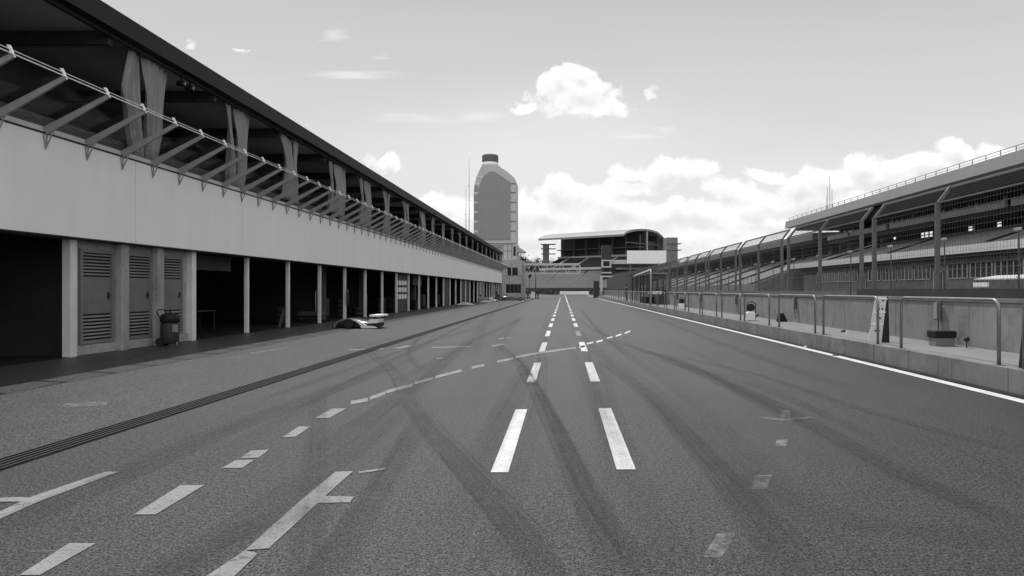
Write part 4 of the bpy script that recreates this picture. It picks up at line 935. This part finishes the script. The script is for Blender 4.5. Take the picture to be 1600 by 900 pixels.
while y < Y1-1.5:
    if rr.random() < .8: MB().box(33.1, 33.16, y, y+rr.uniform(.2,.5), 8.05+rr.uniform(0,.15), 8.35+rr.uniform(.0,.35)).build('box_chair', M_lgrey, mg)
    y += rr.uniform(.7,1.3)
b = MB(); y = Y0+3
while y < Y1: b.box(32.15, 32.4, y, y+.25, 7.56, 8.74); y += 9.55
b.build('box_pier', M_dark, mg)
def stand_tiers(x0, x1, z0, z1, y0, y1, n):
    b = MB()
    for k in range(n):
        xa = x0+(x1-x0)*k/n; b.box(xa, x1+.6, y0, y1, (z0 if k == 0 else z0+(z1-z0)*k/n)-(.3 if k == 0 else 0), z0+(z1-z0)*(k+1)/n)
    return b
stand_tiers(27.4, 37.5, 4.25, 7.0, Y0, Y1, 34).build('seat_tier', M_seat, mg)
MB().box(27.0, 27.35, Y0, Y1-4, 4.08, 4.62).build('front_parapet', M_lgrey, mg)
MB().prism([(27.0,Y1-4,4.08),(27.35,Y1-4,4.08),(27.35,Y1-4,4.62),(27.0,Y1-4,4.62)], (0,4,-.0)).build('front_parapet', M_lgrey, mg)
for y in (33, 47.5, 62, 76):
    vs = [(x,y+dy+(x-28)*.35,z) for dy in (0,.35) for (x,z) in ((28.2,4.75),(36.5,7.1),(36.5,7.2),(28.2,4.88))]
    MB().add(vs, [(0,1,2,3),(7,6,5,4),(0,4,5,1),(1,5,6,2),(2,6,7,3),(3,7,4,0)]).build('stair_rail', M_dark, mg)
y = Y0
while y < Y1:
    e = rr.uniform(2.0, 6.5); MB().box(38.3, 38.5, y, min(y+e, Y1), 6.9, 8.74).build('back_screen', M_inner2, mg); y += e+rr.uniform(.8, 3.0)
b = MB(); y = Y0
while y < Y1: b.box(38.2, 38.28, y, y+.1, 6.9, 8.74); y += .9
b.box(38.19, 38.29, Y0, Y1, 7.35, 7.43); b.build('back_railing', M_dark, mg)
y = Y0+2
while y < Y1-2: MB().box(33.6, 34.0, y, y+.4, 4.0, 7.11).build('support_column', M_dark, mg); y += 12.5
MB().box(28.0, 28.3, Y0, Y1-3.5, 0, 4.05).build('facade_wall', M_conc, mg)
MB().box(27.3, 28.0, Y0, Y1-3.5, 3.86, 4.07).build('lintel', M_dark, mg)
b = MB(); b.box(27.6, 27.99, Y0, Y1-4, 3.5, 3.84); b.build('shade_box', M_inner2, mg)
y = Y1-8; k = 0
while y > 28:
    wn = MB(); wn.box(27.93, 27.985, y-2.5, y, 2.45, 3.45)
    wo = wn.build('window', M_win, mg); fr_ = MB(); 
    for q in (0, .62, 1.25, 1.87, 2.5): fr_.box(27.89, 27.925, y-2.5+q-.04, y-2.5+q+.04, 2.4, 3.5)
    fr_.box(27.895, 27.92, y-2.54, y+.04, 2.40, 2.46); fr_.box(27.895, 27.92, y-2.54, y+.04, 3.44, 3.5); fr_.build('window_frame', M_lgrey, wo)
    if k % 4 == 3:
        dn = MB().box(27.93, 27.985, y-4.2, y-3.0, .1, 2.9).build('door', M_dark, mg)
        d2 = MB(); d2.box(27.88, 27.925, y-4.28, y-4.2, .1, 3.0); d2.box(27.88, 27.925, y-3.0, y-2.92, .1, 3.0); d2.box(27.88, 27.925, y-4.28, y-2.92, 2.91, 3.0); d2.build('door_frame', M_lgrey, dn); y -= 2.1
    y -= 2.85; k += 1
for i, (yq, h) in enumerate(((80,1.9),(81.5,3.6),(83,2.6),(84.2,1.6))):
    p0 = (30+i*.3, yq, 9.9); b = MB().tube([p0, (p0[0], yq, 10.9+h)], [.04,.02], 6); b.build('roof_antenna', M_galvd, mg)
# lower, farther grandstand beyond it
fg = empty('far_side_grandstand', (30, 140, 0), 'lower covered grandstand on the right beyond the main one', 'grandstand')
Z0, Z1 = 88., 235.
MB().prism([(30.6,Z0,7.75),(30.6,Z0,8.62),(44,Z0,9.1),(44,Z0,8.7)], (0,Z1-Z0,0)).build('roof', M_galvd, fg)
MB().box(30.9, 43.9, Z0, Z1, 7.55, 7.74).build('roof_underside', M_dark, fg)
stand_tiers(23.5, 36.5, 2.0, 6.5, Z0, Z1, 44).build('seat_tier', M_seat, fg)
y = Z0
while y < Z1: MB().box(37.2, 37.4, y, y+rr.choice((4.6,5.6,6.1)), 6.0, 8.6).build('back_wall', M_dark, fg); y += 6.6
y = Z0+1
while y < Z1: MB().box(34.4, 34.75, y, y+.35, 5.4, 7.54).build('support_column', M_galvd, fg); y += 7
for y in range(92, 230, 14):
    vs = [(x,y+dy,z) for dy in (0,.9) for (x,z) in ((23.6,2.3),(36.2,6.75),(36.2,6.45),(23.6,2.0))]
    MB().add(vs, [(0,1,2,3),(7,6,5,4),(0,4,5,1),(1,5,6,2),(2,6,7,3),(3,7,4,0)]).build('aisle', M_dark, fg)
MB().box(23.0, 23.4, Z0-4, Z1, 0, 2.3).build('front_wall', M_conc, fg)
b = MB(); y = Z0
while y < Z1: b.box(23.1, 23.15, y, y+.06, 2.3, 3.2); y += 2
b.tube([(23.12,Z0,3.2),(23.12,Z1,3.2)], .03, 5); b.build('front_railing', M_galvd, fg)
# side stair wall between the two
MB().prism([(23.5,Z0-.4,0),(36.5,Z0-.4,0),(36.5,Z0-.4,7.2),(23.5,Z0-.4,2.4)], (0,.38,0)).build('stair_wall', M_conc, fg)
# trackside barrier and lamps
gr2 = empty('guard_rail', (24.5, 50, 0), 'long steel guard rail across the track in front of the main grandstand', 'guard rail')
for z in (.5, .85, 1.2): MB().box(24.45, 24.55, -20, 230, z, z+.28).build('rail_beam', M_galv, gr2)
b = MB(); y = -20
while y < 230: b.box(24.56, 24.66, y, y+.1, 0, 1.5); y += 2.5
b.build('rail_posts', M_galvd, gr2)
lp0 = empty('lamp_post', (22, 0, 0), 'x', 'lamp', 'small lamp posts in front of the grandstands')
MB().tube([(22,0,0),(22,0,4.3),(21.9,0,4.5)], [.05,.04,.03], 8).build('pole', M_galvd, lp0)
MB().prism([(21.8,-.1,4.45),(22.1,-.1,4.5),(22.05,-.1,4.63),(21.75,-.1,4.57)], (0,.2,0)).build('lamp_head', M_lgrey, lp0)
for i in range(13):
    o = lp0 if i == 0 else copy_tree(lp0); o.location = (22, 34.6+6.75*i, 0)
    o['label'] = {0: 'nearest small white lamp on a pole by the main grandstand, at the right edge', 1: 'second white lamp on a pole, right of the thick fence post'}.get(i, 'distant small white lamp on a pole in front of the grandstand')
r_ = empty('benches_cover', (26, 44, 0), 'long pale awning below the main grandstand windows at the right', 'awning')
MB().prism([(25.2,36,2.2),(26.6,36,2.42),(26.6,36,2.49),(25.2,36,2.27)], (0,8,0)).build('awning_cloth', M_lgrey, r_)
for y in (36.2, 40, 43.8): MB().tube([(25.3,y,0),(25.3,y,2.36)], .03, 6).build('pole', M_galvd, r_)
r_ = empty('light_panel', (18, 31, 0), 'white trackside light panel just above the dark wall strip', 'light panel')
MB().box(17.9, 18.0, 30.3, 31.3, 1.72, 1.92).build('panel', M_white, r_); MB().tube([(18,30.8,0),(18,30.8,1.71)], .04, 8).build('post', M_galvd, r_)

# ------------------------------------------------------------------ trees beyond
def tree(x, Y, ht, rad, seed, lab):
    rr = random.Random(seed); r_ = empty('tree', (x, Y, 0), lab, 'tree', 'dark trees behind the gantry')
    tr = MB(); tr.tube([(x,Y,0),(x+.2,Y,ht*.4),(x,Y,ht*.8)], [.35,.25,.08], 8)
    for k in range(6):
        q = rr.uniform(0,6.28); z = ht*rr.uniform(.3,.6); tr.tube([(x,Y,z),(x+rad*.6*math.cos(q),Y+rad*.6*math.sin(q),z+ht*.2)], [.12,.04], 6)
    tr.build('trunk', M_bark, r_)
    cr = MB(); cl = [(rr.gauss(0,.5)*rad, rr.gauss(0,.5)*rad, ht*rr.uniform(.4,.95)) for k in range(16)]
    for k in range(1500):
        c0 = rr.choice(cl); sg = rad*.28; c = Vector((x+c0[0]+rr.gauss(0,sg), Y+c0[1]+rr.gauss(0,sg), min(c0[2]+rr.gauss(0,sg*.8), ht*1.03)))
        s_ = rr.uniform(.15,.4); a0 = Vector((rr.uniform(-1,1),rr.uniform(-1,1),rr.uniform(-1,1))).normalized(); b0 = a0.orthogonal().normalized()
        cr.add([c-a0*s_, c-b0*s_*.6, c+a0*s_, c+b0*s_*.6], [(0,1,2,3)])
    cr.build('crown', M_leaf, r_, fix=False)
for i, (px, yt, Y) in enumerate(((815,399,325),(822,403,330),(829,406,320),(836,409,335),(843,401,340),(851,404,345),(808,404,340),(860,408,350))):
    p0 = P(px, yt, Y); tree(p0.x, Y, p0.z, 3.4, 40+i, 'dark leafy tree against the sky between tower and end grandstand')
fo = MB(); rr = random.Random(8)
for k in range(9000):
    x = rr.uniform(-260, 300); Y = 400+rr.uniform(0,25); c = Vector((x, Y, abs(rr.gauss(0,1))*3.2*(1+.4*math.sin(x*.3)+.3*math.sin(x*.13)))); s_ = rr.uniform(.5,1.2)
    a0 = Vector((rr.uniform(-1,1),rr.uniform(-1,1),rr.uniform(-1,1))).normalized(); b0 = a0.orthogonal().normalized(); fo.add([c-a0*s_, c-b0*s_*.6, c+a0*s_, c+b0*s_*.6], [(0,1,2,3)])
fo.build('forest', M_leaf, fix=False, kind='stuff')
